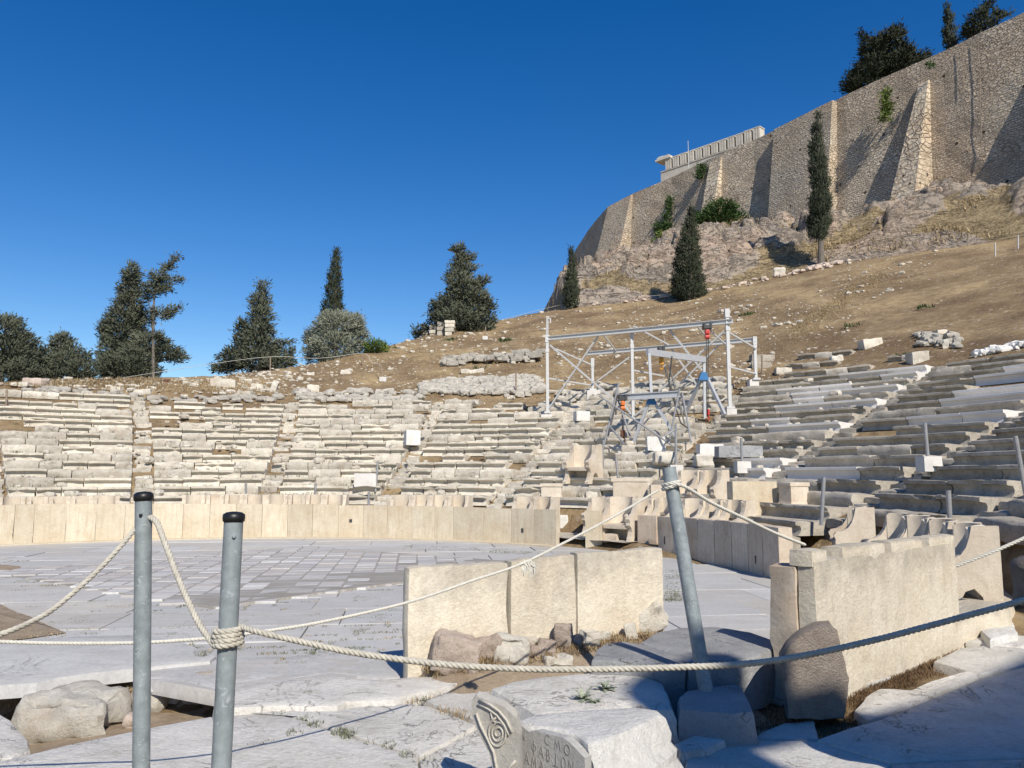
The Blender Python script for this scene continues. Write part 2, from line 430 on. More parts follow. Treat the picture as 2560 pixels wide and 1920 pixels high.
M['tube'] = mat_flat('dull_scaffold_tube', (.33,.33,.33), rough=.5, metal=.4, var=.15)
M['blue'] = mat_flat('blue_paint', (.035,.16,.36), rough=.5, var=.1)
M['orange'] = mat_flat('orange_paint', (.62,.16,.03), rough=.45, var=.1)
M['yellow'] = mat_flat('yellow_paint', (.62,.30,.04), rough=.45, var=.1)
M['red'] = mat_flat('red_paint', (.50,.05,.04), rough=.45, var=.1)
M['dark'] = mat_flat('dark_iron', (.05,.05,.05), rough=.5, var=.2)
M['rope'] = mat_flat('pale_rope', (.45,.425,.36), rough=.9, var=.18, sc=30)
M['rope_thin'] = mat_flat('white_cord', (.58,.56,.49), rough=.9, var=.12, sc=40)
M['bark'] = mat_flat('grey_bark', (.15,.13,.11), rough=.9, var=.35, sc=6)
M['wood'] = mat_flat('weathered_wood', (.26,.20,.15), rough=.9, var=.25, sc=9)
M['rust'] = mat_flat('rusty_iron', (.13,.06,.035), rough=.9, var=.3, sc=9)
M['cypress'] = mat_leaf('cypress_foliage', [(.018,.023,.012), (.030,.038,.020), (.048,.056,.031)], crown=True)
M['conifer'] = mat_leaf('conifer_foliage', [(.058,.066,.044), (.090,.100,.066), (.130,.138,.096)], crown=True)
M['olive'] = mat_leaf('olive_foliage', [(.10,.112,.078), (.19,.205,.150), (.31,.32,.245)], crown=True)
M['shrub'] = mat_leaf('shrub_foliage', [(.020,.045,.014), (.045,.085,.025), (.085,.13,.04)])
M['bright_shrub'] = mat_leaf('yellow_green_foliage', [(.05,.08,.018), (.10,.15,.03), (.17,.21,.05)])
M['drygrass'] = mat_leaf('dry_grass', [(.22,.155,.08), (.36,.27,.15), (.50,.40,.24)])
M['deadgrass'] = mat_leaf('dead_brown_grass', [(.055,.035,.02), (.12,.075,.04), (.22,.14,.075)])
M['greengrass'] = mat_leaf('grey_green_weeds', [(.085,.095,.055), (.15,.16,.10), (.25,.25,.16)])
M['thistle'] = mat_leaf('thistle_leaves', [(.16,.19,.135), (.26,.29,.21), (.36,.38,.29)])

def mat_soil():
    m, nt, b = new_mat('dry_soil'); q = N(nt); tc = q('ShaderNodeTexCoord'); co = tc.outputs['Object']
    n1 = q('ShaderNodeTexNoise', {'Vector': co, 'Scale': .22, 'Detail': 7, 'Roughness': .62, 'Distortion': .5})
    col = q.ramp(n1.outputs[0], [(.36, (.175,.12,.068)), (.46, (.245,.175,.10)), (.54, (.315,.23,.13)), (.64, (.41,.305,.165))])
    n2 = q('ShaderNodeTexNoise', {'Vector': co, 'Scale': 2.2, 'Detail': 8, 'Roughness': .75})
    col = q.mix(q.math('MULTIPLY', q.ramp(n2.outputs[0], [(.45, g3(0)), (.66, g3(1))]), .7), col, (.125,.08,.05))
    n4 = q('ShaderNodeTexNoise', {'Vector': co, 'Scale': 7.0, 'Detail': 6, 'Roughness': .8})
    col = q.mix(q.math('MULTIPLY', q.ramp(n4.outputs[0], [(.52, g3(0)), (.66, g3(1))]), .5), col, (.42,.33,.20))
    # pebbles
    vo = q('ShaderNodeTexVoronoi', {'Vector': co, 'Scale': 2.3, 'Randomness': 1.0})
    rr = q.math('GREATER_THAN', q('ShaderNodeSeparateColor', {0: vo.outputs['Color']}).outputs[0], .50)
    pe = q.math('MULTIPLY', q.math('LESS_THAN', vo.outputs['Distance'], .20), rr)
    vo2 = q('ShaderNodeTexVoronoi', {'Vector': co, 'Scale': 5.5, 'Randomness': 1.0})
    pe2 = q.math('MULTIPLY', q.math('LESS_THAN', vo2.outputs['Distance'], .21), q.math('GREATER_THAN', q('ShaderNodeSeparateColor', {0: vo2.outputs['Color']}).outputs[1], .66))
    pp = q.math('MAXIMUM', pe, pe2)
    dens = q.ramp(q('ShaderNodeTexNoise', {'Vector': co, 'Scale': .35, 'Detail': 3}).outputs[0], [(.40, g3(.25)), (.58, g3(1))])
    col = q.mix(q.math('MULTIPLY', pp, q.math('MULTIPLY', dens, .85)), col, (.54,.48,.40))
    nt.links.new(col, b.inputs['Base Color']); b.inputs['Roughness'].default_value = .95; b.inputs['Specular IOR Level'].default_value = .1
    h = q.math('ADD', q.math('MULTIPLY', n2.outputs[0], 1.0), q.math('ADD', q.math('MULTIPLY', n4.outputs[0], .5), q.math('MULTIPLY', pp, .25)))
    bp = q('ShaderNodeBump', {'Strength': .9, 'Distance': .12, 'Height': h}); nt.links.new(bp.outputs[0], b.inputs['Normal'])
    return m
M['soil'] = mat_soil()
def mat_rock():
    m, nt, b = new_mat('pink_grey_rock'); q = N(nt); tc = q('ShaderNodeTexCoord'); co = tc.outputs['Object']; ge = q('ShaderNodeNewGeometry')
    n1 = q('ShaderNodeTexNoise', {'Vector': co, 'Scale': .10, 'Detail': 8, 'Roughness': .65, 'Distortion': .8})
    col = q.ramp(n1.outputs[0], [(.36, (.35,.30,.25)), (.48, (.46,.385,.305)), (.58, (.51,.39,.295)), (.68, (.53,.455,.365))])
    n2 = q('ShaderNodeTexNoise', {'Vector': co, 'Scale': .9, 'Detail': 9, 'Roughness': .75, 'Distortion': .6})
    col = q.mix(q.math('MULTIPLY', q.ramp(n2.outputs[0], [(.5, g3(0)), (.72, g3(1))]), .6), col, (.15,.125,.105))
    mpz = q('ShaderNodeMapping', {'Vector': co, 'Scale': (1, 1, 2.6), 'Rotation': (.25, .1, 0)})
    nc = q('ShaderNodeTexNoise', {'Vector': mpz.outputs[0], 'Scale': .38, 'Detail': 10, 'Roughness': .7, 'Distortion': 1.5})
    cr = q.ramp(q.math('ABSOLUTE', q.math('SUBTRACT', nc.outputs[0], .5)), [(.0, g3(1)), (.022, g3(0))]); col = q.mix(q.math('MULTIPLY', cr, .5), col, (.08,.065,.055))
    n3 = q('ShaderNodeTexNoise', {'Vector': co, 'Scale': 1.3, 'Detail': 5})
    at = q('ShaderNodeAttribute', attribute_name='straw')
    f = q.ramp(q.math('ADD', at.outputs['Fac'], q.math('MULTIPLY', q.math('SUBTRACT', n3.outputs[0], .5), .9)), [(.45, g3(0)), (.62, g3(1))])
    n4 = q('ShaderNodeTexNoise', {'Vector': co, 'Scale': 5, 'Detail': 4})
    col = q.mix(f, col, q.ramp(n4.outputs[0], [(.35, (.27,.20,.115)), (.65, (.44,.35,.21))]))
    nt.links.new(col, b.inputs['Base Color']); b.inputs['Roughness'].default_value = .95; b.inputs['Specular IOR Level'].default_value = .1
    h = q.math('SUBTRACT', n2.outputs[0], q.math('MULTIPLY', cr, .25))
    bp = q('ShaderNodeBump', {'Strength': 1.0, 'Distance': .6, 'Height': h}); nt.links.new(bp.outputs[0], b.inputs['Normal'])
    return m
M['rock'] = mat_rock()
def mat_wall(name, c1, c2, mort, bw=.95, bh=.42, big=False):
    m, nt, b = new_mat(name); q = N(nt); uv = q('ShaderNodeUVMap').outputs[0]
    nw = q('ShaderNodeTexNoise', {'Vector': uv, 'Scale': .5, 'Detail': 4}); 
    wv = q('ShaderNodeVectorMath', {0: uv, 1: q('ShaderNodeVectorMath', {0: nw.outputs['Color'], 1: (1.1,.9,0)}, operation='MULTIPLY').outputs[0]}, operation='ADD').outputs[0]
    br = q('ShaderNodeTexBrick', {'Vector': wv, 'Color1': (*c1,1), 'Color2': (*c2,1), 'Mortar': (*mort,1), 'Scale': 1.0, 'Mortar Size': .055, 'Mortar Smooth': .3, 'Bias': 0.0, 'Brick Width': bw, 'Row Height': bh})
    vo = q('ShaderNodeTexVoronoi', {'Vector': q('ShaderNodeMapping', {'Vector': wv, 'Scale': (1.0/bw*1.1, 1.0/bh*.95, 1)}).outputs[0], 'Scale': 1.0})
    rv = q('ShaderNodeSeparateColor', {0: vo.outputs['Color']}).outputs[0]
    voe = q('ShaderNodeTexVoronoi', {'Vector': q('ShaderNodeMapping', {'Vector': wv, 'Scale': (1.0/bw*1.1, 1.0/bh*.95, 1)}).outputs[0], 'Scale': 1.0}, feature='DISTANCE_TO_EDGE')
    ed = q.ramp(voe.outputs['Distance'], [(.02, g3(1)), (.11, g3(0))])
    ncov = q('ShaderNodeTexNoise', {'Vector': uv, 'Scale': .13, 'Detail': 4})
    sel = q.ramp(ncov.outputs[0], [(.42, g3(0)), (.58, g3(1))])
    rub = q.mix(rv, c1, c2); rub = q.mix(q.math('MULTIPLY', ed, .8), rub, mort)
    col = q.mix(sel, rub, br.outputs['Color'])
    n1 = q('ShaderNodeTexNoise', {'Vector': uv, 'Scale': .09, 'Detail': 6, 'Roughness': .6})
    col = q.mix(q.ramp(n1.outputs[0], [(.42, g3(0)), (.68, g3(.55))]), col, (.46,.32,.20))
    n2 = q('ShaderNodeTexNoise', {'Vector': uv, 'Scale': .35, 'Detail': 7, 'Roughness': .7})
    col = q.mix(q.ramp(n2.outputs[0], [(.5, g3(0)), (.72, g3(.55))]), col, (.15,.125,.10))
    voh = q('ShaderNodeTexVoronoi', {'Vector': uv, 'Scale': .42}); hole = q.math('LESS_THAN', voh.outputs['Distance'], .085)
    col = q.mix(q.math('MULTIPLY', hole, .85), col, (.03,.024,.02))
    nt.links.new(col, b.inputs['Base Color']); b.inputs['Roughness'].default_value = .95; b.inputs['Specular IOR Level'].default_value = .1
    n3 = q('ShaderNodeTexNoise', {'Vector': uv, 'Scale': 2.2, 'Detail': 5})
    h = q.math('SUBTRACT', q.math('ADD', q.math('MULTIPLY', rv, .5), q.math('MULTIPLY', n3.outputs[0], .8)), q.math('ADD', q.math('MULTIPLY', q.mix(sel, ed, br.outputs['Fac']), .8), hole))
    bp = q('ShaderNodeBump', {'Strength': .8, 'Distance': .22, 'Height': h}); nt.links.new(bp.outputs[0], b.inputs['Normal'])
    return m
M['wall'] = mat_wall('citadel_masonry', (.53,.45,.345), (.70,.61,.485), (.29,.24,.18), bw=.62, bh=.27)
M['wall_big'] = mat_wall('buttress_ashlar', (.52,.44,.335), (.72,.63,.49), (.28,.225,.16), bw=1.5, bh=.62)

def mat_floor():
    m, nt, b = new_mat('orchestra_marble'); q = N(nt); tc = q('ShaderNodeTexCoord'); co = tc.outputs['Object']
    at = q('ShaderNodeAttribute', attribute_name='tone')
    n1 = q('ShaderNodeTexNoise', {'Vector': co, 'Scale': .9, 'Detail': 7, 'Roughness': .65})
    col = q.mix(q.ramp(n1.outputs[0], [(.42, g3(0)), (.66, g3(.55))]), at.outputs['Color'], (.38,.36,.335))
    mp = q('ShaderNodeMapping', {'Vector': co, 'Scale': (.5, 5, 1), 'Rotation': (0, 0, .3)})
    n2 = q('ShaderNodeTexNoise', {'Vector': mp.outputs[0], 'Scale': 1.6, 'Detail': 6, 'Roughness': .7})
    col = q.mix(q.ramp(n2.outputs[0], [(.5, g3(0)), (.70, g3(.65))]), col, (.57,.56,.54))
    n3 = q('ShaderNodeTexNoise', {'Vector': co, 'Scale': 14, 'Detail': 5, 'Roughness': .75})
    col = q.mix(q.ramp(n3.outputs[0], [(.52, g3(0)), (.70, g3(.5))]), col, (.26,.24,.215))
    nt.links.new(col, b.inputs['Base Color']); b.inputs['Roughness'].default_value = .75; b.inputs['Specular IOR Level'].default_value = .3
    bp = q('ShaderNodeBump', {'Strength': .35, 'Distance': .02, 'Height': q.math('ADD', n2.outputs[0], q.math('MULTIPLY', n3.outputs[0], .6))}); nt.links.new(bp.outputs[0], b.inputs['Normal'])
    return m
M['floor'] = mat_floor()

# ---------------------------------------------------------------- world, sun, camera
SUN = V((.345*cos(R(40)), -.9386*cos(R(40)), sin(R(40)))).normalized()
w = bpy.data.worlds.new('World'); SC.world = w; w.use_nodes = True
nt = w.node_tree; bg = nt.nodes['Background']
sky = nt.nodes.new('ShaderNodeTexSky'); sky.sky_type = 'NISHITA'; sky.sun_disc = False
sky.sun_elevation = R(40); sky.sun_rotation = atan2(SUN.x, SUN.y)
sky.air_density = SKY_AIR = 1.0; sky.dust_density = 0.05; sky.ozone_density = 1.6; sky.altitude = 300
hs_ = nt.nodes.new('ShaderNodeHueSaturation'); hs_.inputs['Saturation'].default_value = 1.46; hs_.inputs['Value'].default_value = 1.0; hs_.inputs['Hue'].default_value = .511
nt.links.new(sky.outputs[0], hs_.inputs['Color']); nt.links.new(hs_.outputs[0], bg.inputs[0]); bg.inputs[1].default_value = .104
l = bpy.data.lights.new('sun', 'SUN'); l.energy = 4.8; l.angle = R(.5); l.color = (1.0, .93, .82)
lo = bpy.data.objects.new('sun', l); COL.objects.link(lo); lo.rotation_euler = SUN.to_track_quat('Z', 'Y').to_euler(); lo.location = SUN*60
cam = bpy.data.cameras.new('camera'); cam.sensor_width = 36; cam.lens = 36*F/2560; cam.clip_end = 8000; cam.clip_start = .05
co_ = bpy.data.objects.new('camera', cam); COL.objects.link(co_); co_.location = CAM; co_.rotation_euler = (pi/2+PIT, 0, 0)
SC.camera = co_
SC.view_settings.view_transform = 'Standard'; SC.view_settings.look = 'None'; SC.view_settings.exposure = 0.2; SC.view_settings.gamma = 1.0

M['near_soil'] = mat_stone('tan_dusty_soil', (.33,.25,.17), (.46,.37,.265), stain=(.22,.155,.10), st=.4, sc=4, bump=1.0, rnd=0, bd=.03, lich=.3)
# ---------------------------------------------------------------- terrain mesh
def rock_up(r, th):
    Rc = interp(RIM, th, 1); Zc = interp(RIM, th, 2); Rw = interp(OUT, th, 1); Zw = interp(OUT, th, 2)
    x, y = pol(r, th); t = clamp((r-Rc)/(Rw-Rc))
    yc = CY+Rc*sin(R(th)); yw = CY+Rw*sin(R(th))
    ec = (Zc-CAM.z)/yc; ew = (Zw-CAM.z)/yw
    w1 = 7.0/(Rw-Rc)
    g = .52*sm(0, w1, t)+.48*t
    z = CAM.z+y*lerp(ec, ew, g)
    k = sm(Rc+.3, Rc+5, r)*(1-sm(Rw-2.5, Rw-.5, r)*.8)
    p = V((x, y, z)); q = V((x*1.0, y*1.0, z*1.8))
    q = q+V((nz(x*.2, y*.2, z*.2), nz(x*.2+9, y*.2, z*.2), nz(x*.2, y*.2+9, z*.2)))*2.2
    ds, pts = noise.voronoi(q*.20); d = ds[1]-ds[0]; cv = noise.noise(pts[0]*7.7)
    ds2, pts2 = noise.voronoi(q*.55); d2 = ds2[1]-ds2[0]; cv2 = noise.noise(pts2[0]*7.7)
    big = .55*nz(x*.06+3, y*.06, z*.06)+.75*nz(x*.17, y*.17, z*.3)-.4*sm(.7, 1.0, t)
    rk = sm(-.10, .14, big)            # 1 bare rock, 0 straw slope
    dist = clamp((r-Rc)/40); A = (.75+.9*dist)
    disp = rk*(A*(1.9*cv+.9*sm(0, .10, d))+.6*A*(1.0*cv2+.8*sm(0, .14, d2))+.25*A*noise.fractal(p*.9, .8, 2.1, 3))+.18*nz(x*.9, y*.9, z*.9)-.3*A*(1-rk)
    STRAW[0] = clamp((1-rk)*1.1-(.0 if d2 > .05 else .2))
    return z+k*disp*(1-.65*sm(.55, .95, t))-2.4*sm(.60, .95, t)
STRAW = [0]
def terrain():
    ths = []; t = -90.0
    while t < 270: ths.append(t); t += .55 if -15 < t < 150 else .9
    rs = [0.0001]; r = 0
    while r < 13: r += .5; rs.append(r)
    while r < 34: r += .36; rs.append(r)
    while r < 72: r += .8; rs.append(r)
    while r < 6000: r *= 1.12; rs.append(r)
    n = len(ths); vs = []; fs = []
    for r in rs:
        for th in ths:
            x, y = pol(r, th)
            if r < 300:
                z = H(x, y)
                Rc = interp(RIM, th, 1)
                if r > Rc and 30 < th < TH_W+2 and y > 30: z -= 3.0*sm(Rc, Rc+5, r)*sm(-.03,.0, x/y-interp(((70,.078),(110,.066),(250,.0375)), y))
            else: z = -18.0
            vs.append((x, y, z))
    for i in range(len(rs)-1):
        for k in range(n):
            k2 = (k+1) % n; fs.append((i*n+k, i*n+k2, (i+1)*n+k2, (i+1)*n+k))
    mb = MB(); mb.v = [V(v) for v in vs]; mb.f = fs
    tag(mb.build('ground', M['soil'], smooth=True), kind='structure')
terrain()
def rock_slope():
    mb = MB(); st_ = []; ths = []; t = 40.0
    while t < TH_W+.05: ths.append(t); t += .16
    K = 190
    for th in ths:
        Rc = interp(RIM, th, 1)-.6; Rw = interp(OUT, th, 1)+1.5
        for k in range(K+1):
            u = k/K; u = u**1.6*.75+u*.25
            r = lerp(Rc, Rw, u); x, y = pol(r, th); rz_ = rock_up(r, th); st_.append(STRAW[0]); e = sm(-.022, -.002, x/y-interp(((70,.078),(110,.066),(250,.0375)), y)); mb.v.append(V((x, y, lerp(H(x, y)-1.5, rz_, e)-(.35 if k == 0 else 0))))
    for i in range(len(ths)-1):
        for k in range(K):
            a = i*(K+1)+k; mb.f.append((a, a+1, a+K+2, a+K+1))
    o = mb.build('rock_slope', M['rock'], smooth=True); tag(o, kind='structure')
    at = o.data.attributes.new('straw', 'FLOAT', 'POINT')
    if len(o.data.vertices) == len(st_): at.data.foreach_set('value', st_)
    o.data.set_sharp_from_angle(angle=R(50))
rock_slope()

# ---------------------------------------------------------------- citadel wall
def wall_at(px):
    tops = [(-a[0], i) for i, a in enumerate(WALL_PX)]
    for i in range(len(WALL_PX)-1):
        if WALL_PX[i][0] >= px >= WALL_PX[i+1][0]:
            t = (WALL_PX[i][0]-px)/(WALL_PX[i][0]-WALL_PX[i+1][0]); a, b = V(WALL[i]), V(WALL[i+1]); p = a.lerp(b, t)
            d = (b-a); d.z = 0; d.normalize(); return p, d, V((-d.y, d.x, 0)), i+t
def uv_mesh(name, mat, quads, parent=None, loc=None):
    """quads: list of (4 points, 4 uvs)"""
    vs = []; fs = []; uvs = []; off = s_world(parent) if parent is not None else (V(loc) if loc is not None else V())
    for pts, us in quads:
        o = len(vs); vs += [V(p)-off for p in pts]; fs.append(tuple(range(o, o+len(pts)))); uvs += us
    me = bpy.data.meshes.new(name); me.from_pydata(vs, [], fs); uvl = me.uv_layers.new(name='UVMap')
    for li, u in enumerate(uvs): uvl.data[li].uv = u
    me.materials.append(mat); o = bpy.data.objects.new(name, me); COL.objects.link(o)
    if parent is not None: o.parent = parent
    elif loc is not None: o.location = loc
    return o
def citadel():
    root = thing('citadel_wall', 'tall weathered rubble and ashlar wall along the hilltop', 'wall', WALL[4])
    pts = []; s = 0
    for i in range(len(WALL)-1):
        a, b = V(WALL[i]), V(WALL[i+1]); L = (V((b.x, b.y, 0))-V((a.x, a.y, 0))).length; m = max(2, int(L/2.5))
        for k in range(m): pts.append((a.lerp(b, k/m), s+L*k/m))
        s += L
    pts.append((V(WALL[-1]), s))
    rows = 10; grid = []
    for j, (p, s_) in enumerate(pts):
        d = (pts[min(j+1, len(pts)-1)][0]-pts[max(j-1, 0)][0]); d.z = 0; d.normalize(); n = V((-d.y, d.x, 0))
        if n.y > 0 and n.x > 0: n = -n
        zt = ZT+.18*nz(s_*.6, 3)+.12*nz(s_*2, 5); zb = p.z-5-8*sm(190, 215, p.y); col = []
        for k in range(rows+1):
            t = k/rows; z = lerp(zb, zt, t); bat = 1.3*(1-t)
            q = V((p.x, p.y, z))+n*(bat+.12*nz(s_*.4, z*.4)); col.append((q, (s_, z)))
        back = V((p.x, p.y, zt))-n*2.4
        grid.append((col, back, n))
    quads = []
    for j in range(len(grid)-1):
        A, B = grid[j], grid[j+1]
        for k in range(rows):
            q = [A[0][k], B[0][k], B[0][k+1], A[0][k+1]]; quads.append(([x[0] for x in q], [x[1] for x in q]))
        a, b = A[0][rows], B[0][rows]
        quads.append(([a[0], b[0], B[1], A[1]], [a[1], b[1], (b[1][0], b[1][1]+2.4), (a[1][0], a[1][1]+2.4)]))
        a0, b0 = A[1].copy(), B[1].copy(); a0.z -= 14; b0.z -= 14
        quads.append(([A[1], B[1], b0, a0], [a[1], b[1], (b[1][0], b[1][1]-14), (a[1][0], a[1][1]-14)]))
    # end cap
    A = grid[-1]; q = A[0][rows][0]; e = A[0][0][0]; b0 = A[1].copy(); b0.z = e.z
    quads.append(([e, q, A[1], b0], [(0, e.z), (0, q.z), (2.4, q.z), (2.4, e.z)]))
    uv_mesh('masonry', M['wall'], quads, root)
    def buttress(pa, pb, base, top, zt, cut=None, mat='wall_big', label=None, taper=0.0):
        A, d, n, _ = wall_at(pa); B, d2, n2, _ = wall_at(pb)
        if n.y > 0: n = -n
        if n2.y > 0: n2 = -n2
        zb = min(A.z, B.z)-5; Q = []; K = 7
        def row(p, nn, k, prot=True):
            t = k/K; z = lerp(zb, zt, t); bt = 1.3*(1-(z-zb)/(ZT-zb)); pr = lerp(base, top, t)
            if taper and p is B: p = B.lerp(A, taper*max(0, (t-.2)/.8))
            return V((p.x, p.y, z))+nn*(bt+(pr if prot else -.4))
        W = (A-B).length
        for k in range(K):
            a, b, c, d_ = row(A, n, k), row(B, n2, k), row(B, n2, k+1), row(A, n, k+1)
            Q.append(([a, b, c, d_], [(0, a.z), (W, b.z), (W, c.z), (0, d_.z)]))
            for p, nn in ((A, n), (B, n2)):
                a, b, c, d_ = row(p, nn, k), row(p, nn, k, False), row(p, nn, k+1, False), row(p, nn, k+1)
                Q.append(([a, b, c, d_], [(0, a.z), ((a-b).length, b.z), ((c-d_).length, c.z), (0, d_.z)]))
        a, b, c, d_ = row(A, n, K), row(B, n2, K), row(B, n2, K, False), row(A, n, K, False)
        Q.append(([a, b, c, d_], [(0, 0), (W, 0), (W, 1), (0, 1)]))
        o = uv_mesh('buttress', M[mat], Q, root)
        if label: o['label'] = label
    buttress(2324, 2262, 4.6, .3, ZT-3.0, taper=.62, label='sloping buttress of large pale ashlar blocks')
    buttress(2094, 1946, 2.4, .9, ZT-.35, mat='wall', label='broad rubble tower face with a bright right edge')
    buttress(1806, 1779, 3.0, .25, ZT-.8, label='narrow buttress with a sunlit face')
    buttress(1582, 1525, 4.0, .4, ZT-.25, mat='wall', label='buttress at the far bend of the wall')
    buttress(2690, 2640, 6.0, .5, ZT-4)
    # cables hanging on the wall
    for px, L in ((2448, 15), (2410, 6)):
        p, d, n, _ = wall_at(px)
        if n.y > 0: n = -n
        mb = MB(); pts_ = []
        for k in range(12):
            z = ZT-.2-L*k/11; pts_.append(V((p.x, p.y, z))+n*(1.3*(1-(z-p.z+5)/(ZT-p.z+5))+.25)+d*.25*nz(k*.4, px))
        mb.tube(pts_, .035, 6); mb.build('hanging_cable', M['wood'], root)
    return root
CIT = citadel()
def plateau():
    mb = MB(); n_ = len(WALL)
    for x, y, zb in WALL: mb.v.append(V((x, y, ZT-1.7))); 
    for i, (x, y, zb) in enumerate(WALL):
        a = V(WALL[max(i-1, 0)]); b = V(WALL[min(i+1, n_-1)]); d = b-a; d.z = 0; d.normalize(); n = V((-d.y, d.x, 0))
        if n.y < 0: n = -n
        mb.v.append(V((x, y, ZT-1.7))+n*(70-35*i/n_))
    for i in range(n_-1): mb.f.append((i, i+1, n_+i+1, n_+i))
    tag(mb.build('plateau', M['soil']), kind='structure')
plateau()

# ---------------------------------------------------------------- temple seen over the wall
def temple():
    a = P(1652, 428, 190); b = P(1886, 352, 176)
    # horizontal along both; use the mean height and recompute depth
    z = (a.z+b.z)/2
    def at(px, py):
        d = ray(px, py); return CAM+d*((z-CAM.z)/d.z)
    A = at(1652, 432); B = at(1900, 349); d = (B-A); L = d.length; d.normalize(); n = V((d.y, -d.x, 0))
    if n.y > 0: n = -n
    root = thing('marble_temple', 'pale marble temple entablature with grooved blocks, seen above the citadel wall', 'temple', (A.x, A.y, ZT-1.7))
    U = V((0, 0, 1)); rot = Matrix((d, -n, U)).transposed()
    mb = MB(); mb.box(A+d*L/2+n*0+U*(-1.6)-n*2, (L, 4, 3.2), rot); mb.build('architrave', M['temple'], root)
    mb = MB(); mb.box(A+d*(L/2+.1)+n*.13+U*.12-n*2, (L+.2, 4.05, .24), rot); mb.build('moulding', M['temple'], root)
    nb = 12; hgt = 2.6
    for k in range(nb):
        s = (k+.55)/nb*L*.965+1.2; o = A+d*s+U*(.26+hgt/2); mb = MB(); hh = hgt*(1 if k < 10 else 1.1)
        for j in (-1, 0, 1): mb.box(o+d*j*.62-n*.9, (.44, 2.2, hh), rot)
        mb.box(o-n*1.0, (1.7, 2.1, hh-.02), rot); mb.box(o-n*.92+U*(hh/2+.12), (1.95, 2.3, .24), rot)
        mb.build('triglyph', M['temple'], root)
        if k < nb-1:
            mb = MB(); mb.box(o+d*(L*.965/nb/2)-n*1.6-U*.25, (L*.965/nb-1.7, .8, hh-.5), rot); mb.build('metope', M['temple'], root)
    mb = MB(); mb.box(A+d*1.0+U*(hgt+.75)-n*1.2, (4.6, 3.4, .5), rot); mb.box(A+d*.9+U*(hgt+1.2)-n*1.2, (3.6, 3.0, .5), rot); mb.box(A-d*.1+U*(hgt+1.6)-n*1.2, (1.4, 2.2, .4), rot)
    mb.build('cornice', M['temple'], root)
    for s in (1.2, L*.33, L*.66, L-1.2):
        mb = MB(); base = ZT-1.7; mb.lathe([(1.0, base-A.z), (.8, -3.9), (1.05, -3.5), (1.05, -3.2)], A+d*s-n*2, 20); mb.build('column', M['temple'], root)
    m0 = P(1720, 352, 150); mb = MB(); mb.tube([V((m0.x, m0.y, ZT-1.7)), m0], [.11, .05], 6)
    tag(mb.build('thin_mast', M['white_steel'], loc=(m0.x, m0.y, ZT-1.7)), 'thin white mast rising behind the temple entablature', 'mast')
temple()

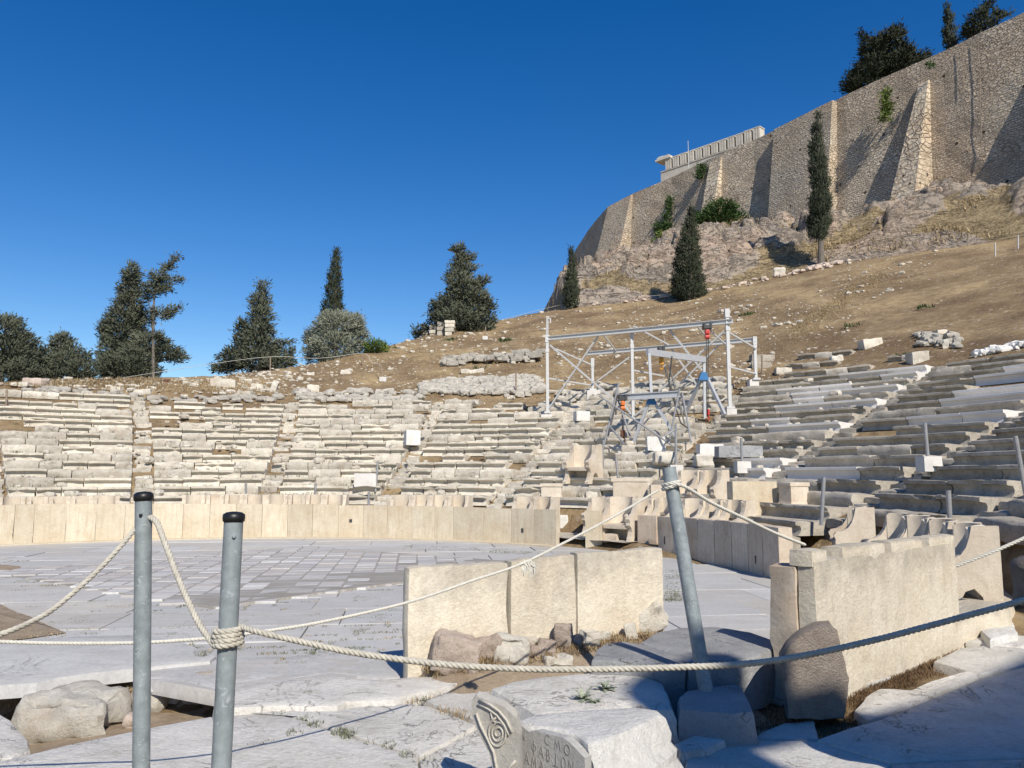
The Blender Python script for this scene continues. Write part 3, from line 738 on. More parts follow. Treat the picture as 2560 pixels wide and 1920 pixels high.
# ---------------------------------------------------------------- orchestra floor: paving
def floor():
    mb = MB(); tones = []
    TH = .14
    def slab(poly, z, tone, bevel=.012, thick=TH):
        n = len(poly); c = sum((V((p[0], p[1], 0)) for p in poly), V())/n
        o = len(mb.v); tilt = (rng.uniform(-.004, .004), rng.uniform(-.004, .004))
        for k, (s, dz) in enumerate(((1, -thick), (1, -bevel), (None, 0))):
            for p in poly:
                q = V((p[0], p[1], 0))
                if s is None: dd = q-c; q = c+dd*(1-bevel/max(dd.length, .1))
                mb.v.append(V((q.x, q.y, z+dz+tilt[0]*(q.x-c.x)+tilt[1]*(q.y-c.y))))
        for l in range(2):
            for k in range(n): mb.f.append((o+l*n+k, o+l*n+(k+1) % n, o+(l+1)*n+(k+1) % n, o+(l+1)*n+k)); tones.append(tone)
        mb.f.append(tuple(o+2*n+k for k in range(n))); tones.append(tone)
    def tone(kind=0):
        if kind == 1:
            v = rng.uniform(.36, .47); t = rng.random(); return (v*lerp(1.02, 1.08, t), v*lerp(1, .99, t), v*lerp(.98, .90, t))
        v = rng.uniform(.42, .51); t = rng.random(); return (v*lerp(1.0, 1.07, t), v, v*lerp(.97, .88, t))
    ang = R(7); ca, sa = cos(ang), sin(ang)
    def W(u, v): return (u*ca-v*sa-5.2, u*sa+v*ca+17.6)
    def inR(u, v): return abs(u)/5.9+abs(v)/5.3 < 1
    def clip(poly):
        out = []
        for x, y in poly:
            r, th = polar(x, y)
            if r > 12.72: x, y = pol(12.72, th)
            out.append((x, y))
        return out
    def front_edge(x):   # nearest y of the floor at this x
        return interp([(-14, 8.2), (-4.6, 7.9), (-3.9, 8.35), (-3.4, 7.9), (-2.6, 7.62), (-1.15, 7.95), (1.7, 9.4), (2.2, 7.2), (3.0, 7.4), (5.2, 9.7)], x)
    EARTH = [(-14, 10.6, 8.6, 12.0)]
    def earthy(x, y):
        d = G(165, 1582); e = G(0, 1515); f = G(0, 1602)
        return False
    E1 = [G(-200, 1430), G(0, 1512), G(168, 1583), G(0, 1605), G(-200, 1625)]
    def in_poly(x, y, pl):
        c = False; n = len(pl)
        for i in range(n):
            a, b = pl[i], pl[(i+1) % n]
            if (a.y > y) != (b.y > y) and x < (b.x-a.x)*(y-a.y)/(b.y-a.y)+a.x: c = not c
        return c
    v = -11.5; row = 0
    while v < 8:
        h = rng.uniform(.9, 1.6); u = -9+rng.uniform(-1, 0)
        while u < 11.5:
            w = rng.uniform(1.5, 3.2); g = rng.uniform(.004, .010)
            poly = [(u+g, v+g), (u+w/2, v+g+rng.uniform(-.006, .006)), (u+w-g, v+g), (u+w-g-rng.uniform(0, .012), v+h-g), (u+w/2, v+h-g), (u+g, v+h-g)]
            pw = [W(*p) for p in poly]; cx = sum(p[0] for p in pw)/6; cy = sum(p[1] for p in pw)/6
            r, th = polar(cx, cy)
            ok = r < 13.3 and cy > front_edge(cx)+.1
            if inR(u+w/2, v+h/2) and all(inR(p[0], p[1]) for p in poly): ok = False
            if ok:
                pw = clip(pw)
                pw2 = []
                for x, y in pw:
                    y = max(y, front_edge(x)+.03)
                    pw2.append((x, y))
                A = abs(sum(pw2[i][0]*pw2[(i+1) % 6][1]-pw2[(i+1) % 6][0]*pw2[i][1] for i in range(6)))/2
                if A > .12: slab(pw2, rng.uniform(-.010, .006), tone(), .006)
            u += w
        v += h; row += 1
    # the lozenge of small tiles in the middle
    lz = [W(-5.9, 0), W(0, -5.3), W(5.9, 0), W(0, 5.3)]
    lz = clip(lz); slab(lz, .012, (.27, .245, .21), .005, .1)
    s = .45; v = -5.3
    jr = 0
    while v < 5.3:
        u = -5.9+(.0 if jr % 2 else .0)
        while u < 5.9:
            if inR(u+s/2, v+s/2) and inR(u+s*.5, v+s*.85):
                g = .006; J = lambda: rng.uniform(0, .02)
                pl = [W(u+g+J(), v+g+J()), W(u+s-g-J(), v+g+J()), W(u+s-g-J(), v+s-g-J()), W(u+g+J(), v+s-g-J())]
                tn = tone(1)
                if v < -2.2 and jr % 2 == 0 and rng.random() < .85: tn = (.55, .54, .51)
                elif rng.random() < .12: tn = (.54, .53, .51)
                if rng.random() > .03: slab(clip(pl), .024+rng.uniform(-.008, .008), tn, .012, .04)
            u += s
        v += s; jr += 1
    o = mb.build('orchestra_floor', M['floor']); me = o.data
    at = me.color_attributes.new('tone', 'FLOAT_COLOR', 'CORNER')
    i = 0
    if len(me.polygons) == len(tones):
        for p, t in zip(me.polygons, tones):
            for li in p.loop_indices: at.data[li].color = (*t, 1)
    else:
        print('TONE MISMATCH', len(me.polygons), len(tones))
    tag(o, kind='structure')
floor()

# ---------------------------------------------------------------- tiers of seats
ORD = ['first','second','third','fourth','fifth','sixth','seventh','eighth','ninth','tenth','eleventh','twelfth','thirteenth','fourteenth','fifteenth','sixteenth','seventeenth','eighteenth','nineteenth','twentieth']
STAIRS = []
for (tx, ty), (bx, by) in [((-30,1000),(-12,1230)),((350,1010),(356,1230)),((728,1010),(672,1215)),((1070,1052),(967,1225)),((1400,1060),(1250,1226)),((1835,970),(1640,1190)),((2307,930),(1947,1162)),((2524,1030),(2130,1245)),((2545,1206),(2465,1268))]:
    p, q_ = seat_hit(tx, ty), seat_hit(bx, by)
    r1, t1 = polar(p.x, p.y); r2, t2 = polar(q_.x, q_.y); STAIRS.append((r1, t1, r2, t2))
    print('stair', round(r1,1), round(t1,1), round(r2,1), round(t2,1))
def st_th(k, r):
    if k < 0: return 172
    if k >= len(STAIRS): return -16
    r1, t1, r2, t2 = STAIRS[k]; t = (r-r2)/(r1-r2); t = clamp(t, -.6, 1.6)
    return t2+(t1-t2)*t
PROF = [(.0,-.012), (-.004,-.045), (.0,-.085), (.115,-.105), (.145,-.17), (.13,-.25), (.06,-.345), (.86,-.345), (.86,-.03), (.50,-.028), (.14,-.002), (.03,.0)]
PROF_N = [(.0,-.006), (.0,-.075), (.07,-.10), (.11,-.17), (.105,-.25), (.06,-.345), (.86,-.345), (.86,-.03), (.50,-.028), (.14,0), (.012,.0)]
PROF_R = [(.025,-.02), (.0,-.06), (-.01,-.15), (.005,-.24), (.03,-.345), (.84,-.345), (.84,-.04), (.60,-.01), (.35,.0), (.16,-.002), (.06,.0)]
def seat_geo(th0, th1, n, kind, seed):
    r = rrow(n); z = zrow(n); L = abs(R(th0-th1))*r; prof = {'a': PROF, 'n': PROF_N, 'r': PROF_R}[kind]
    m = max(3, int(L/.2)) if kind != 'n' else max(3, int(L/.5))
    g = degrees(rng.uniform(.005, .026)/r)
    amp = {'a': .009, 'n': .002, 'r': .036}[kind]; dz = rng.uniform(-.018, .018) if kind != 'n' else 0; dr = rng.uniform(-.02, .025) if kind != 'n' else 0
    tilt = rng.uniform(-.015, .015) if kind != 'n' else 0; S = V((seed*1.7, seed*.9, seed*.3)); vs = []; fs = []; np_ = len(prof)
    for i in range(m+1):
        t = i/m; th = lerp(th0-g, th1+g, t); x, y = cos(R(th)), sin(R(th))
        e = min(t, 1-t)*L; rd = 0.025*(1-sm(0, .06, e)) if kind == 'r' else .012*(1-sm(0, .05, e)) if kind == 'a' else 0
        for j, (pr, pz) in enumerate(prof):
            p = V((CX+(r+pr)*x, CY+(r+pr)*y, z+pz))
            k = noise.fractal(p*(4.2 if kind == 'r' else 2.6)+S, .8, 2.1, 4)*amp
            a = pr+dr; b = pz
            if pr < .3:
                a += -k+rd*.6
                if kind == 'a':
                    c = noise.noise(V((th*r*.05, j*.06, 0))*1.5+S*2)+.5*noise.noise(p*5+S)
                    if j in (0, 1, 2, 10, 11) and c > .30: a += min(.11, (c-.30)*.42); b -= min(.03, (c-.3)*.1)
                if kind == 'r' and j < 5:
                    a += .06*max(0, noise.noise(p*3.5+S*3))
            if b > -.2: b += k*.7-rd+dz+tilt*(t-.5)*L
            vs.append(V((CX+(r+a)*x, CY+(r+a)*y, z+b)))
    for i in range(m):
        for j in range(np_):
            j2 = (j+1) % np_; fs.append((i*np_+j, i*np_+j2, (i+1)*np_+j2, (i+1)*np_+j))
    fs.append(tuple(range(np_))); fs.append(tuple(m*np_+j for j in reversed(range(np_))))
    return vs, fs
WNAME = ['wedge left of the leftmost stair', 'wedge between the two leftmost stairs', 'wedge right of the second stair', 'wedge under the rubble wall', 'wedge under the white gantry', 'wedge right of the gantry', 'wedge nearing the right edge', 'wedge at the right edge', 'wedge cut off by the right edge']
TOPROW = [14, 13, 14, 14, 15, 15, 15, 15, 5]
blocks = []
def TIER(n): return ORD[n+1] if n > -2 else 'lowest' if n == -3 else 'low'
def kind_of(w, n, frac):
    """profile kind and material of the block"""
    u = rng.random()
    if w == 5 and n >= 7 and frac > .35 and u < .62: return 'n', 'seat_new'
    if w == 6 and n >= 7 and frac > .45 and u < .75: return 'n', 'seat_new'
    if w == 6 and n in (1, 2) and .25 < frac < .65: return 'n', 'seat_new'
    if w == 5 and n in (3, 2, 4) and frac > .8: return 'n', 'seat_new'
    if w >= 5: return ('r', 'seat_grey') if u < .22 else ('a', 'seat_grey')
    pr = [.22, .12, .22, .2, .32][w]
    if w == 0 and 4 <= n <= 7: pr = .8
    if w == 2 and n >= 9: pr = .65
    if w == 3 and n >= 11: pr = .6
    if w == 4 and n >= 7: pr = .7
    if w == 1 and frac < .28 and 2 <= n <= 7: pr = .7
    return ('r', 'seat_rough') if u < pr else ('a', 'seat')
def missing(w, n, frac):
    u = rng.random()
    if n >= TOPROW[w]-2 and w < 5: return u < .22+.12*(n-TOPROW[w]+2)
    if w == 0 and 8 <= n <= 10 and frac < .75: return u < .45
    if w == 1 and n in (9, 10) and frac < .2: return True
    if w == 4 and n >= 7: return u < .22
    return u < .03
steps = {k: [] for k in range(len(STAIRS))}
for w in range(9):
    for n in range(-3 if w in (5, 6) else -1, TOPROW[w]+1):
        r = rrow(n); half = degrees(.36/r)
        a = st_th(w, r)-half; b = st_th(w+1, r)+half
        if a-b < .8: continue
        L = R(a-b)*r; base = 1.02 if w < 5 else 1.75; cuts = [0]; s = 0
        while s < L-base*.55:
            s += base*rng.uniform(.7, 1.45); cuts.append(min(s, L))
        if cuts[-1] < L: cuts[-1] = L
        nb = len(cuts)-1
        for i in range(nb):
            fr = (cuts[i]+cuts[i+1])/2/L
            if n >= -1 and missing(w, n, fr): continue
            if n < -1 and not (12 < a-degrees((cuts[i]+cuts[i+1])/2/r) < (38 if n == -2 else 30)): continue
            kd, mt = kind_of(w, n, fr)
            t0 = a-degrees(cuts[i]/r); t1 = a-degrees(cuts[i+1]/r)
            x, y = pol(r, (t0+t1)/2); dist = hypot(x, y)
            if abs(x/y) > .72 or y < 4: continue
            blocks.append(dict(w=w, n=n, i=i, nb=nb, t0=t0, t1=t1, kd=kd, mt=mt, size=(t0-t1)*r/dist, x=x, y=y))
for k in range(len(STAIRS)):
    for n in range(-1, 15 if k < 5 else 16):
        steps[k].append(n)
blocks.sort(key=lambda b: -b['size'])
print('seat blocks', len(blocks))
rest = {}
DESC = {('a','seat'): 'cream lipped seat block', ('r','seat_rough'): 'broken rough seat block', ('a','seat_grey'): 'grey lipped seat block', ('r','seat_grey'): 'battered grey seat block', ('n','seat_new'): 'new white marble seat block'}
for q_, b in enumerate(blocks):
    vs, fs = seat_geo(b['t0'], b['t1'], b['n'], b['kd'], q_)
    if q_ < 296:
        mb = MB(); mb.add(vs, fs)
        o = mb.build('seat_block', M[b['mt']], loc=(b['x'], b['y'], zrow(b['n'])-.345))
        e = b['nb']-1-b['i']
        pos = f"{ORD[b['i']]} from left" if b['i'] <= e else f"{ORD[e]} from right"
        tag(o, f"{DESC[(b['kd'], b['mt'])]}, {TIER(b['n'])} tier, {pos}, {WNAME[b['w']]}", 'seat block', 'stone seat blocks of the tiers')
        b['o'] = o
    else:
        rest.setdefault(b['mt'], MB()).add(vs, fs)
# far seat blocks too many to list: one mass with several materials
mb = MB(); mats = []; mi = []
for k, (mt, m_) in enumerate(rest.items()):
    mb.add(m_.v, m_.f); mats.append(M[mt]); mi += [k]*len(m_.f)
if mb.v:
    o = mb.build('far_seat_blocks', mats[0])
    for m_ in mats[1:]: o.data.materials.append(m_)
    if len(o.data.polygons) == len(mi): o.data.polygons.foreach_set('material_index', mi)
    tag(o, kind='stuff', label='distant upper rows of worn stone seats', cat='seat rows')
SNAME = ['at the left edge of the picture', 'behind the left grey post', 'second from the left, beyond the second post', 'beside the white stone cube', 'left of the white gantry', 'worn away beneath the white gantry', 'edged by new white marble at right', 'near the right edge, between grey rows', 'low at the right edge']
for k, ns in steps.items():
    r0 = rrow(0); x, y = pol(r0, st_th(k, r0))
    root = thing('stone_stair', f'narrow worn stone stair {SNAME[k]}', 'stair', (x, y, zrow(-1)-.3), 'radial stairs between the seat wedges')
    for n in ns:
        r = rrow(n); th = st_th(k, r); X, Y = pol(r+.4, th)
        if abs(X/Y) > .75: continue
        if k == 5 and rng.random() < .45 and n > 3: continue
        mb = MB(); wdt = .66
        for s in (0, 1):
            if rng.random() < (.16 if s else .05): continue
            X, Y = pol(r+.2+.4*s, th+rng.uniform(-.25, .25))
            add_stone(mb, (X, Y, zrow(n)-.35+.16*s+rng.uniform(-.04, .03)), (.50, wdt*rng.uniform(.8, 1.12), .22), rot_e(rng.uniform(-.06, .06), 0, R(th)+rng.uniform(-.1, .1)), bev=.05, amp=.06, seed=k*31+n*2+s, step=.12)
        if mb.v: mb.build('step', M['seat_rough' if k < 6 else 'seat_grey'], root)

# pale walkway paving behind the barrier
mb = MB(); t = 38.0; rw = [12.62, 13.3, 13.9, 14.62]; tt = []
while t < 136: tt.append(t); t += 1.2
for th in tt:
    for r in rw: x, y = pol(r, th); mb.v.append(V((x, y, .235+.012*nz(x*2, y*2))))
for i in range(len(tt)-1):
    for j in range(3): mb.f.append((i*4+j, i*4+j+1, i*4+j+5, i*4+j+4))
tag(mb.build('walkway', M['seat_rough']), kind='structure')

def near_earth():
    mb = MB(); st = .07; nx = int(8.4/st); ny = int(4.3/st)
    for i in range(nx+1):
        for j in range(ny+1):
            x = -6.2+i*st; y = 5.3+j*st; z = H(x, y)
            if z < -.02: z = max(z, -.5)
            mb.v.append(V((x, y, z+.008+.012*nz(x*5, y*5)+.006*nz(x*14, y*14))))
    for i in range(nx):
        for j in range(ny):
            a = i*(ny+1)+j; mb.f.append((a, a+ny+1, a+ny+2, a+1))
    tag(mb.build('earth', M['near_soil'], smooth=True), kind='structure')
near_earth()

def soil_patch():
    mb = MB()
    for pl in ([(-260,1432),(-60,1492),(0,1513),(60,1540),(110,1562),(166,1583),(120,1590),(60,1598),(0,1605),(-120,1618),(-260,1630)], [(-120,1408),(0,1412),(45,1417),(60,1423),(30,1428),(-120,1432)]):
        pts = [G(x, y, 0) for x, y in pl]; n = len(pts); ring = []
        for i in range(n):
            a, b = pts[i], pts[(i+1) % n]; m = max(1, int((b-a).length/.12))
            for k in range(m): q = a.lerp(b, k/m); ring.append(q+V((nz(q.x*4, q.y*4)*.06, nz(q.x*4+5, q.y*4)*.06, 0)))
        c = sum(ring, V())/len(ring); m = len(ring); o = len(mb.v)
        for s, z in ((1.0, .008), (.94, .022), (.7, .03), (.4, .032), (.1, .03)):
            for q in ring: w = c+(q-c)*s; mb.v.append(V((w.x, w.y, z+.008*nz(w.x*6, w.y*6)*(s < 1))))
        for i in range(4):
            for k in range(m): k2 = (k+1) % m; mb.f.append((o+i*m+k, o+i*m+k2, o+(i+1)*m+k2, o+(i+1)*m+k))
        mb.f.append(tuple(o+4*m+k for k in range(m)))
    tag(mb.build('earth', M['near_soil'], smooth=True), kind='structure')
soil_patch()
# stretches of old seat rows left on the grass above the tiers
q_ = 900
for n, x0, x1, cnt, lab in [(16.2, 1958, 2172, 4, 'lowest old row on the right slope'), (18, 1962, 2092, 3, 'middle old row on the right slope'), (20, 1992, 2128, 3, 'upper old row on the right slope'), (17.4, 2216, 2292, 2, 'short old row above the marble rows')]:
    p0, p1 = circ_hit(x0, 900, rrow(n)), circ_hit(x1, 900, rrow(n)); t0 = polar(p0.x, p0.y)[1]; t1 = polar(p1.x, p1.y)[1]
    for i in range(cnt):
        q_ += 1; a, b = lerp(t0, t1, i/cnt), lerp(t0, t1, (i+1)/cnt); vs, fs = seat_geo(a, b, n, 'r' if (q_ % 3 == 0) else 'a', q_)
        X, Y = pol(rrow(n)+.1, (a+b)/2); dz = H(X, Y)-(zrow(n)-.26); mb = MB(); mb.add([v+V((0, 0, dz)) for v in vs], fs)
        tag(mb.build('old_seat_block', M['seat_grey' if q_ % 3 else 'seat_rough'], loc=(X, Y, H(X, Y))), f'old grey seat stone, {ORD[i]} from the left, {lab}', 'seat block', 'old seat stones on the grass')
# ---------------------------------------------------------------- barrier round the orchestra
def ytop(px, tab): return interp(tab, px, 1)
def slab_between(a, b, h0, h1, t, mat, name, label, cat, group=None, zb=-.08, amp=.01, bev=.025, seed=0, step=.14, out=None, hole=None, maxn=14):
    """upright slab whose front face runs a -> b (world xy); thickness t away from the orchestra/camera"""
    a = V((a[0], a[1], 0)); b = V((b[0], b[1], 0)); d = b-a; L = d.length; d.normalize(); n = V((-d.y, d.x, 0))
    if out is not None and n.dot(V(out)) < 0: n = -n
    mb = MB(); vs, fs = stone_vf((L-.003, t, 1.0), bev=bev, amp=amp, seed=seed, step=step, maxn=maxn)
    H0, H1 = h0-zb, h1-zb
    for v in vs:
        s = v.x/L+.5; hh = lerp(H0, H1, s); z = zb+(v.z+.5)*hh
        mb.v.append(a+d*(v.x+L/2)+n*(v.y+t/2)+V((0,0,z)))
    mb.f = fs; c = (a+b)/2
    o = mb.build(name, M[mat], loc=(c.x, c.y, zb)); tag(o, label, cat, group)
    if hole:
        pz = hole; hb = MB(); hb.box(a+d*(L*pz[0])+n*.015+V((0,0,pz[1])), (pz[2], .06, pz[3]), rot_z(atan2(d.y, d.x)))
        hb.build('socket_hole', M['dark'], o)
    return o
EDG = [-70,-18,36,85,165,240,312,381,457,524,590,655,719,781,846,908,968,1029,1087,1133,1209,1278,1335,1390]
BASE = [(-70,1367),(0,1361),(36,1358),(120,1353),(240,1349),(330,1345),(620,1341),(900,1346),(1200,1352),(1390,1363)]
TOPY = [(-70,1262),(36,1260),(300,1259),(640,1260),(908,1263),(1133,1267),(1390,1274)]
looks = ['broken pitted barrier slab at the left end of the low cream wall','cream barrier slab with ragged lower edge at far left','plain narrow cream slab, second from the left of the wall','cream slab with grey scaled patch, left of the grey post','cream slab stained at its foot, left of the grey post','cream slab just left of the tall grey post','cream slab hidden behind the tall grey post','pale cream slab between the two grey posts, beside the tall one','cream slab with a faint brown scar between the two grey posts','cream slab just left of the second grey post','cream slab behind the second grey post','cream slab just right of the second grey post','vertically streaked cream slab right of the second post','cream slab with brown vertical streaks, before the thrones','cream slab with a small square hole near its top','pale cream slab with dark upper corner, right of the square hole','cream slab crossed by pale diagonal veins','plain cream slab right of the diagonally veined one','narrow plain cream slab in the right half of the wall','wide smooth cream slab, fourth from the gap','slab with strong brown vertical streaks, third from the gap','slab with brown diagonal streaks and a small dark hole','brownish slab at the gap end of the low wall']
for i in range(len(EDG)-1):
    p0, p1 = EDG[i], EDG[i+1]; a = circ_hit(p0, 1300, 12.45); b = circ_hit(p1, 1300, 12.45)
    za = CAM.z+ray(0, interp(TOPY, p0)).z/ray(0, interp(TOPY, p0)).y*a.y; zb_ = CAM.z+ray(0, interp(TOPY, p1)).z/ray(0, interp(TOPY, p1)).y*b.y
    hole = (.5, .55, .09, .1) if p0 == 846 else (.5, .4, .07, .12) if p0 == 1278 else None
    slab_between(a, b, za+rng.uniform(-.015,.015), zb_+rng.uniform(-.015,.015), .16, 'cream', 'barrier_slab', looks[i], 'barrier slab', 'cream barrier slabs round the orchestra', seed=i+50, bev=.010, amp=.035 if i < 2 else .006, out=(0,1,0), hole=hole)
# plinth course below the barrier
mb = MB()
for i in range(len(EDG)-1):
    a = circ_hit(EDG[i], 1300, 12.36); b = circ_hit(EDG[i+1], 1300, 12.36); mb.bar((a.x, a.y, -.02), (b.x, b.y, -.02), .5, .10)
tag(mb.build('barrier_plinth', M['cream'], loc=(-7, 25.5, 0)), 'low pale marble kerb along the foot of the cream barrier wall', 'kerb')
def up_slab(px0, px1, yb, yt, t, mat, label, skew=0, **kw):
    a = G(px0, yb); b = G(px1, yb+skew); h = CAM.z+ray(0, yt).z/ray(0, yt).y*a.y
    return slab_between(a, b, h, h, t, mat, 'barrier_slab', label, 'barrier slab', 'barrier slabs standing alone', out=(0,1,0), **kw)
up_slab(1463, 1506, 1371, 1277, .17, 'cream', 'upright cream slab standing alone in the gap, left of two', 1, seed=3)
up_slab(1506, 1542, 1371, 1334, .15, 'barrier_side', 'low broken stub against the lone upright slab', 2, seed=4, amp=.05)
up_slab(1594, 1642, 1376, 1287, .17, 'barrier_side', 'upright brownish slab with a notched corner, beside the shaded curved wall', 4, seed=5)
DK = [(1644,1386),(1700,1395),(1745,1404),(1787,1412),(1830,1421),(1871,1431),(1908,1441),(1944,1452)]
DT = [(1644,1290),(1750,1297),(1860,1306),(1944,1318)]
dl = ['shaded barrier slab at the far left end of the curved wall, with a slit hole','shaded slab hidden behind the leaning post','shaded slab just right of the leaning post','brown stained shaded slab in the middle of the curved wall','plain shaded slab right of the curved wall middle','shaded slab with a thin upright crack','shaded slab with a small slot near its foot, at the near end']
for i in range(len(DK)-1):
    (p0, y0), (p1, y1) = DK[i], DK[i+1]; a, b = G(p0, y0), G(p1, y1)
    if i == len(DK)-2:   # near end slab: longer, its sunlit end shows
        b = a+(b-a)*1.15
    t0, t1 = interp(DT, p0), interp(DT, p1)
    ha = CAM.z+ray(0, t0).z/ray(0, t0).y*a.y; hb = CAM.z+ray(0, t1).z/ray(0, t1).y*b.y
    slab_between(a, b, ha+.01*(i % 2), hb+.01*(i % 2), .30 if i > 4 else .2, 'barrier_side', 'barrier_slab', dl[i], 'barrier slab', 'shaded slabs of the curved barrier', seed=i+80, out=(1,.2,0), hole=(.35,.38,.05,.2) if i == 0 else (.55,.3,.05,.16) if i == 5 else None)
# near barrier: three pale slabs
NA, NB_ = V((-1.06, 8.0, 0)), V((1.8, 9.5, 0))
def near_pt(px):
    k = (px-1280)/F*1.0; d = NB_-NA
    lo, hi = -.3, 1.4
    for _ in range(40):
        m = (lo+hi)/2; q = NA+d*m
        dd = V((q.x, q.y, .6))-CAM; pxx = 1280+F*dd.x/(dd.y*cp+dd.z*sp)
        if pxx < px: lo = m
        else: hi = m
    return NA+d*lo
for i, (p0, p1, y0, y1, lab) in enumerate([(1019,1275,1418,1404,'rough pale near barrier slab with a rounded corner, left of three'), (1277,1442,1402,1384,'pale near barrier slab with grey scars, middle of three'), (1444,1661,1382,1367,'smooth pale near barrier slab with faint streaks, right of three')]):
    a, b = near_pt(p0), near_pt(p1); h0 = CAM.z+ray(0, y0).z/ray(0, y0).y*a.y; h1 = CAM.z+ray(0, y1).z/ray(0, y1).y*b.y
    slab_between(a, b, h0, h1, .17+.02*(i == 1), 'barrier_near', 'barrier_slab', lab, 'barrier slab', 'three slabs of the near barrier', zb=-.12, amp=.016 if i < 2 else .008, bev=.035 if i == 0 else .025, seed=20+i, step=.06, maxn=24, out=(0,1,0))
# right front barrier with crest stones
FA, FB = V((2.76, 7.34, 0)), V((5.45, 9.84, 0)); fd = (FB-FA).normalized(); fn = V((-fd.y, fd.x, 0)); FL = (FB-FA).length
root = thing('carved_barrier', 'tall cream marble barrier with notched rounded crest at right', 'barrier', (FA.x, FA.y, 0))
def front_block(u0, u1, v0, v1, z0, z1, name, mat, **kw):
    vs, fs = stone_vf((u1-u0, v1-v0, z1-z0), **kw); mb = MB(); mb.f = fs
    for v in vs: mb.v.append(FA+fd*(v.x+(u0+u1)/2)+fn*(v.y+(v0+v1)/2)+V((0,0,v.z+(z0+z1)/2-.012*(v.x+(u0+u1)/2))))
    return mb.build(name, M[mat], root)
front_block(0, FL, 0, .17, -.1, 1.25, 'face_slab', 'barrier_near', bev=.018, amp=.012, seed=31, step=.1, maxn=36)
front_block(-.03, FL-.02, .172, .46, -.1, 1.19, 'rough_back', 'barrier_side', bev=.035, amp=.032, seed=32, step=.07, maxn=40)
us = [(-.02, .30), (.60, 1.62), (1.76, 2.68), (2.84, FL+.01)]
for k, (u0, u1) in enumerate(us): front_block(u0, u1, 0.004, .24, 1.19, 1.35, 'crest_stone', 'barrier_near', bev=.03, amp=.014, seed=40+k, step=.07, maxn=20)

# ---------------------------------------------------------------- thrones
def make_throne(name, label):
    root = thing(name, label, 'throne')
    mb = MB(); K = 14; rows = []
    for i in range(K+1):
        a = R(-82+164*i/K); tz = 1.06-.03*abs(i/K*2-1)**6; rows.append((a, tz))
    for a, tz in rows:
        for rr in (.30, .385):
            for z in (.42, .6, .8, tz-.03 if rr > .35 else tz, ):
                mb.v.append(V((rr*sin(a)*1.02, -.02+rr*cos(a)*.95, z)))
    n = 8
    for i in range(K):
        o = i*n; p = o+n
        for j in range(3): mb.f += [(o+j, p+j, p+j+1, o+j+1), (o+4+j, o+5+j, p+5+j, p+4+j)]
        mb.f += [(o+3, p+3, p+7, o+7), (o, o+4, p+4, p)]
    mb.f += [(0,1,2,3,7,6,5,4), tuple(K*n+j for j in (4,5,6,7,3,2,1,0))]
    mb.build('backrest', M['throne'], root)
    mb = MB(); add_stone(mb, (0, .02, .40), (.64, .58, .11), bev=.025, amp=.006, seed=2, step=.08); mb.build('seat', M['throne'], root)
    for sx in (-1, 1):
        pts = [(.36,0),(.36,1.06),(.06,1.05),(.03,.92),(-.01,.80),(-.08,.70),(-.17,.65),(-.27,.63),(-.31,.58),(-.28,.50),(-.29,.44),(-.22,.38),(-.2,.3),(-.23,.2),(-.28,.1),(-.34,.06),(-.34,0),(-.14,0),(-.12,.12),(-.05,.26),(.05,.3),(.14,.2),(.16,0)]
        mb = MB(); mb.prism([V((sx*.37-.055, y, z)) for y, z in pts], (.11, 0, 0)); mb.build('armrest', M['throne'], root)
    mb = MB(); mb.box((0, .16, .18), (.62, .1, .36)); mb.build('seat_support', M['throne'], root)
    return root
thr0 = None
def put_throne(x, y, z, rz, label, group='marble thrones of the front row', sc=1.0, name='marble_throne'):
    global thr0
    if thr0 is None: thr0 = make_throne('marble_throne', label); o = thr0
    else: o = copy_tree(thr0)
    o.location = (x, y, z); o.rotation_euler = (0, 0, rz); o.scale = (sc, sc, sc); tag(o, label, 'throne', group); return o
def throne_px(px, rr, z, label, turn=0, sc=1.0, group='marble thrones of the front row'):
    p = circ_hit(px, 1300, rr); r, th = polar(p.x, p.y)
    return put_throne(p.x, p.y, z, R(th-90+turn), label, group, sc)
grp = [([34+56*k for k in range(5)], 'left of the tall grey post, behind the barrier'), ([420,477,531,584,634], 'between the two grey posts, behind the barrier'), ([695,740,785,832], 'in the middle group behind the barrier'), ([1006,1051,1097,1140], 'in the right group behind the barrier'), ([1312,1354], 'by the gap end of the barrier')]
grp[1] = ([488,535,582,630], 'behind the second grey post and barrier')
for pxl, wh in grp:
    for k, px in enumerate(pxl): throne_px(px, 13.55, .26, f'carved marble throne {wh}, {ORD[k]} from the left', sc=1.03)
throne_px(1500, 13.7, .25, 'plain marble throne behind the lone upright slab', sc=1.05)
throne_px(1552, 13.3, .12, 'large ornate central throne with clawed feet in the barrier gap', sc=1.22, turn=8)
for k, px in enumerate((1612, 1652)): throne_px(px, 13.75, .25, f'rosy throne left of the leaning post, {ORD[k]} from the ornate one', sc=1.08, turn=4)
for k, px in enumerate((1737, 1782, 1826)): throne_px(px, 13.75, .27, f'rosy throne right of the leaning post, {ORD[k]} of three', sc=1.08, turn=6)
for k, px in enumerate((1728, 1770)): throne_px(px, 15.2, 1.0, f'throne of the raised pair behind the leaning post, {ORD[k]} one', sc=1.1, turn=4)
throne_px(1457, 16.4, 1.72, 'tall throne standing alone on the tiers below the gantry', sc=1.25, turn=-6)
throne_px(2122, 13.9, .22, 'shaded throne standing apart behind the notched barrier', sc=1.12, turn=-25)
for k, px in enumerate((2232, 2282, 2335, 2392)): throne_px(px, 13.85-.1*k, .15, f'shaded throne at right behind the notched barrier, {ORD[k]} from left', sc=1.12, turn=-8)

